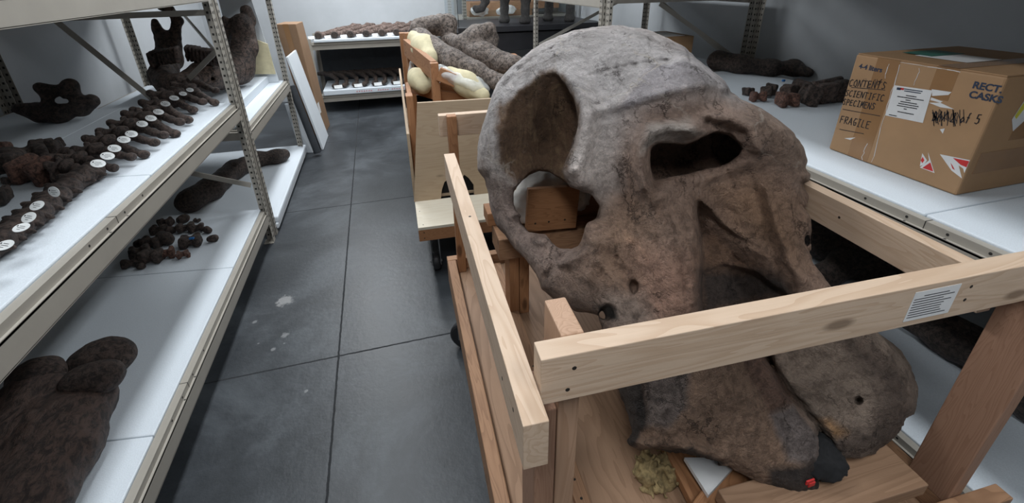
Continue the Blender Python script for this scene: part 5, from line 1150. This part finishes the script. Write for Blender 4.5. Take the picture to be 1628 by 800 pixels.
# ------------------------------------------------------------------ long bones on the back shelf
rv = []
gu = 'long bones in a row on the upper back shelf'; gl = 'dark ribs in a row on the lower back shelf'
pr = cap([((0, 0, 0), .042), ((.05, .05, .0), .028), ((.22, .16, .035), .030), ((.42, .27, .06), .036), ((.50, .32, .06), .03)]) + cap([((0, -.01, 0), .044), ((0, -.03, 0), .04)]) + cap([((.1, .09, .01), .022), ((.14, .22, .0), .022), ((.30, .38, .0), .03)])
V_, F_ = sdf(pr, k=.03, res=.011, amp=.012, freq=14); V_ = V_ + vnormals(V_, F_) * (fbm(V_ * 55.0, 3) * .0015)[:, None]; r0_ = None
TM2 = tag_mesh()
ordw = ['first', 'second', 'third', 'fourth', 'fifth', 'sixth', 'seventh', 'eighth']
for i in range(9):
    x = -.70 + i * .19; 
    Mb = Matrix.Translation((x, 6.36, .975)) @ Matrix.Rotation(.05 * math.sin(i * 2.1), 4, 'Z')
    if r0_ is None: r0_ = link_mesh('long_bone', V_, F_, M['b_cast'], None, M=Mb, smooth=True); bo = r0_
    else: bo = r0_.copy(); COL.objects.link(bo); bo.matrix_basis = Mb
    lab = ('brown long bone with a paper tag, %s from the left on the upper back shelf' % ordw[i]) if i < 6 else ['brown long bone behind the grey jaw tip, left one', 'brown long bone behind the grey jaw tip, middle one', 'brown long bone farthest right behind the grey jaw tip'][i - 6]
    tag(bo, lab, 'bone', gu)
    mbt = MB().box((-.05, -.02, 0), (.05, .02, .002)) if i == 0 else None
    if i == 0: tg0 = link_mesh('tag', mbt.v, mbt.f, M['tagw'], None, M=Matrix.Identity(4)); tg = tg0; d0 = None
    else: tg = tg0.copy(); COL.objects.link(tg)
    tg.parent = bo; tg.matrix_parent_inverse = Matrix.Identity(4); tg.matrix_basis = Matrix.Translation((-.075, -.02, -.025)) @ Matrix.Rotation(.5, 4, 'Z') @ Matrix.Rotation(1.0, 4, 'X')
    # dark sawn end cap
    if i == 0:
        mb = MB().tube([(0, -.072, 0), (0, -.04, 0)], [.036, .043], 16); en0 = link_mesh('bone_end', mb.v, mb.f, M['b_dark'], None, M=Matrix.Identity(4)); en = en0
    else: en = en0.copy(); COL.objects.link(en)
    en.parent = bo; en.matrix_parent_inverse = Matrix.Identity(4); en.matrix_basis = Matrix.Identity(4)
pr = cap([((0, 0, 0), .034), ((.03, .05, .01), .024), ((.03, .18, .05), .026), ((-.03, .32, .08), .030), ((-.14, .44, .09), .030), ((-.24, .52, .08), .024)])
V_, F_ = sdf(pr, k=.02, res=.011, amp=.008, freq=14); r0_ = None
for i in range(11):
    x = -.62 + i * .125; Mb = Matrix.Translation((x, 6.35, .337)) @ Matrix.Rotation(.04 * math.sin(i * 1.7), 4, 'Z')
    if r0_ is None: r0_ = link_mesh('rib', V_, F_, M['b_dark'], None, M=Mb, smooth=True); bo = r0_
    else: bo = r0_.copy(); COL.objects.link(bo); bo.matrix_basis = Mb
    lab = ('black curved rib, %s from the left on the lower back shelf' % ordw[i]) if i < 8 else ['black curved rib, ninth from the left, on the lower back shelf', 'black curved rib next to last at the right end of the lower back shelf', 'black curved rib at the very right end of the lower back shelf'][i - 8]
    tag(bo, lab, 'rib', gl)
    if i % 2 == 0:
        tg = tg0.copy(); COL.objects.link(tg); tg.parent = bo; tg.matrix_parent_inverse = Matrix.Identity(4); tg.matrix_basis = Matrix.Translation((.05, -.03, -.005)) @ Matrix.Rotation(.2, 4, 'Z') @ Matrix.Rotation(1.2, 4, 'X')

# ------------------------------------------------------------------ table with the mammoth model under acrylic
tb = thing('display_table', (1.65, 5.5, 0), 'black display table behind the shelf post carrying the mammoth statuette', 'table')
build(MB().box((.83, 5.0, 1.06), (2.50, 6.0, 1.12)), 'table_top', M['black'], tb, bevel=.004)
build(MB().box((.78, 5.03, .86), (2.45, 5.97, 1.045)), 'apron', M['black'], tb, bevel=.004)
for x in (.86, 2.38):
    for y in (5.06, 5.9): build(MB().box((x, y, 0), (x + .06, y + .06, .86)), 'leg', M['black'], tb)
ez = 1.121
def EP(px, py, y): return tuple(aty(px, py, y))
def foot(px, y): p_ = aty(px, 30, y); return p_[0]
fx = [foot(803, 5.35), foot(836, 5.18), foot(872, 5.40), foot(906, 5.22)]
el = []; ys = [5.38, 5.20, 5.40, 5.22]
for x, y in zip(fx, ys):
    el += cap([((x, y, ez + .035), .048), ((x, y, ez + .14), .04), ((x + .01, y, ez + .30), .062), ((x + .02, y + .0, ez + .40), .085)]); el.append(('e', (x - .012, y - .01, ez + .03), (.06, .055, .032), None))
cx_ = (fx[0] + fx[3]) / 2
el += [('e', (cx_, 5.30, ez + .50), (.40, .19, .20), (0, -.08, 0)), ('e', (fx[0] - .05, 5.29, ez + .62), (.17, .15, .20), None), ('e', (fx[0] - .22, 5.28, ez + .68), (.15, .12, .16), None)]
xt = aty(758, 10, 5.28)[0]
el += cap([((fx[0] - .30, 5.28, ez + .62), .07), ((fx[0] - .36, 5.28, ez + .42), .05), ((xt + .10, 5.28, ez + .24), .034), ((xt + .06, 5.28, ez + .17), .027), ((xt, 5.28, ez + .155), .024), ((xt - .03, 5.28, ez + .18), .02)])
el += cap([((cx_ + .36, 5.3, ez + .55), .03), ((cx_ + .42, 5.3, ez + .32), .015)])
em = bone_obj('mammoth_statuette', el, M['eleph'], None, 'dark mammoth statuette standing on the black display table', 'statuette', k=.05, res=.012, amp=.008, freq=28)
for s_ in (-1, 1):
    pr = cap([((fx[0] - .33, 5.28 + s_ * .07, ez + .56), .022), ((fx[0] - .46, 5.28 + s_ * .13, ez + .44), .018), ((fx[0] - .60, 5.28 + s_ * .10, ez + .48), .012), ((fx[0] - .66, 5.28 + s_ * .04, ez + .58), .006)])
    V_, F_ = sdf(pr, k=.02, res=.008, amp=0); o_ = link_mesh('tusk', V_, F_, M['tagw'], em, smooth=True)
ac = thing('acrylic_cover', (1.6, 5.5, 1.121), 'clear acrylic cover panes around the mammoth statuette', 'display cover')
xa = aty(729, 50, 5.02)[0]
build(MB().box((xa, 5.015, 1.121), (xa + .006, 5.95, 2.1)), 'side_pane', M['acrylic'], ac); build(MB().box((xa + .007, 5.945, 1.121), (2.46, 5.951, 2.1)), 'back_pane', M['acrylic'], ac)
# stacked stuff behind the statuette on a far shelf
fs = thing('shelving_unit', (1.7, 6.6, 0), 'beige steel shelving unit behind the display table', 'shelf', GS)
for (x, sx) in ((1.12, 1), (2.7, -1)):
    upright(fs, x, 6.29, sx, 1, 2.3, w_=.05); upright(fs, x, 6.99, sx, -1, 2.3, slots=False)
for z in (1.12, 1.9): build(MB().box((1.13, 6.3, z - .07), (2.69, 6.98, z)), 'shelf_board', M['metal'], fs)
wb = tag(build(MB().box((1.22, 6.36, 1.121), (2.1, 6.85, 1.20)), 'cardboard_tray', M['cardd'], bevel=.004), 'flat brown cardboard tray on the shelf behind the statuette', 'box')
wb = tag(build(MB().box((1.24, 6.38, 1.201), (2.5, 6.8, 1.30)), 'wooden_crate', M['oldfir'], bevel=.004), 'low wooden crate on the shelf behind the statuette', 'crate')
crumple('plastic_bag', (1.36, 6.31, 1.20), (.12, .06, .07), M['film'], 'crinkled clear plastic bag left of the statuette legs', 'plastic bag', .04, 13, .012, 5, 8)
crumple('plastic_bag', (1.72, 6.31, 1.20), (.14, .06, .06), M['film'], 'crinkled clear plastic bag between the statuette legs', 'plastic bag', .04, 13, .012, 5, 9)
print('DONE objects', len(bpy.data.objects))
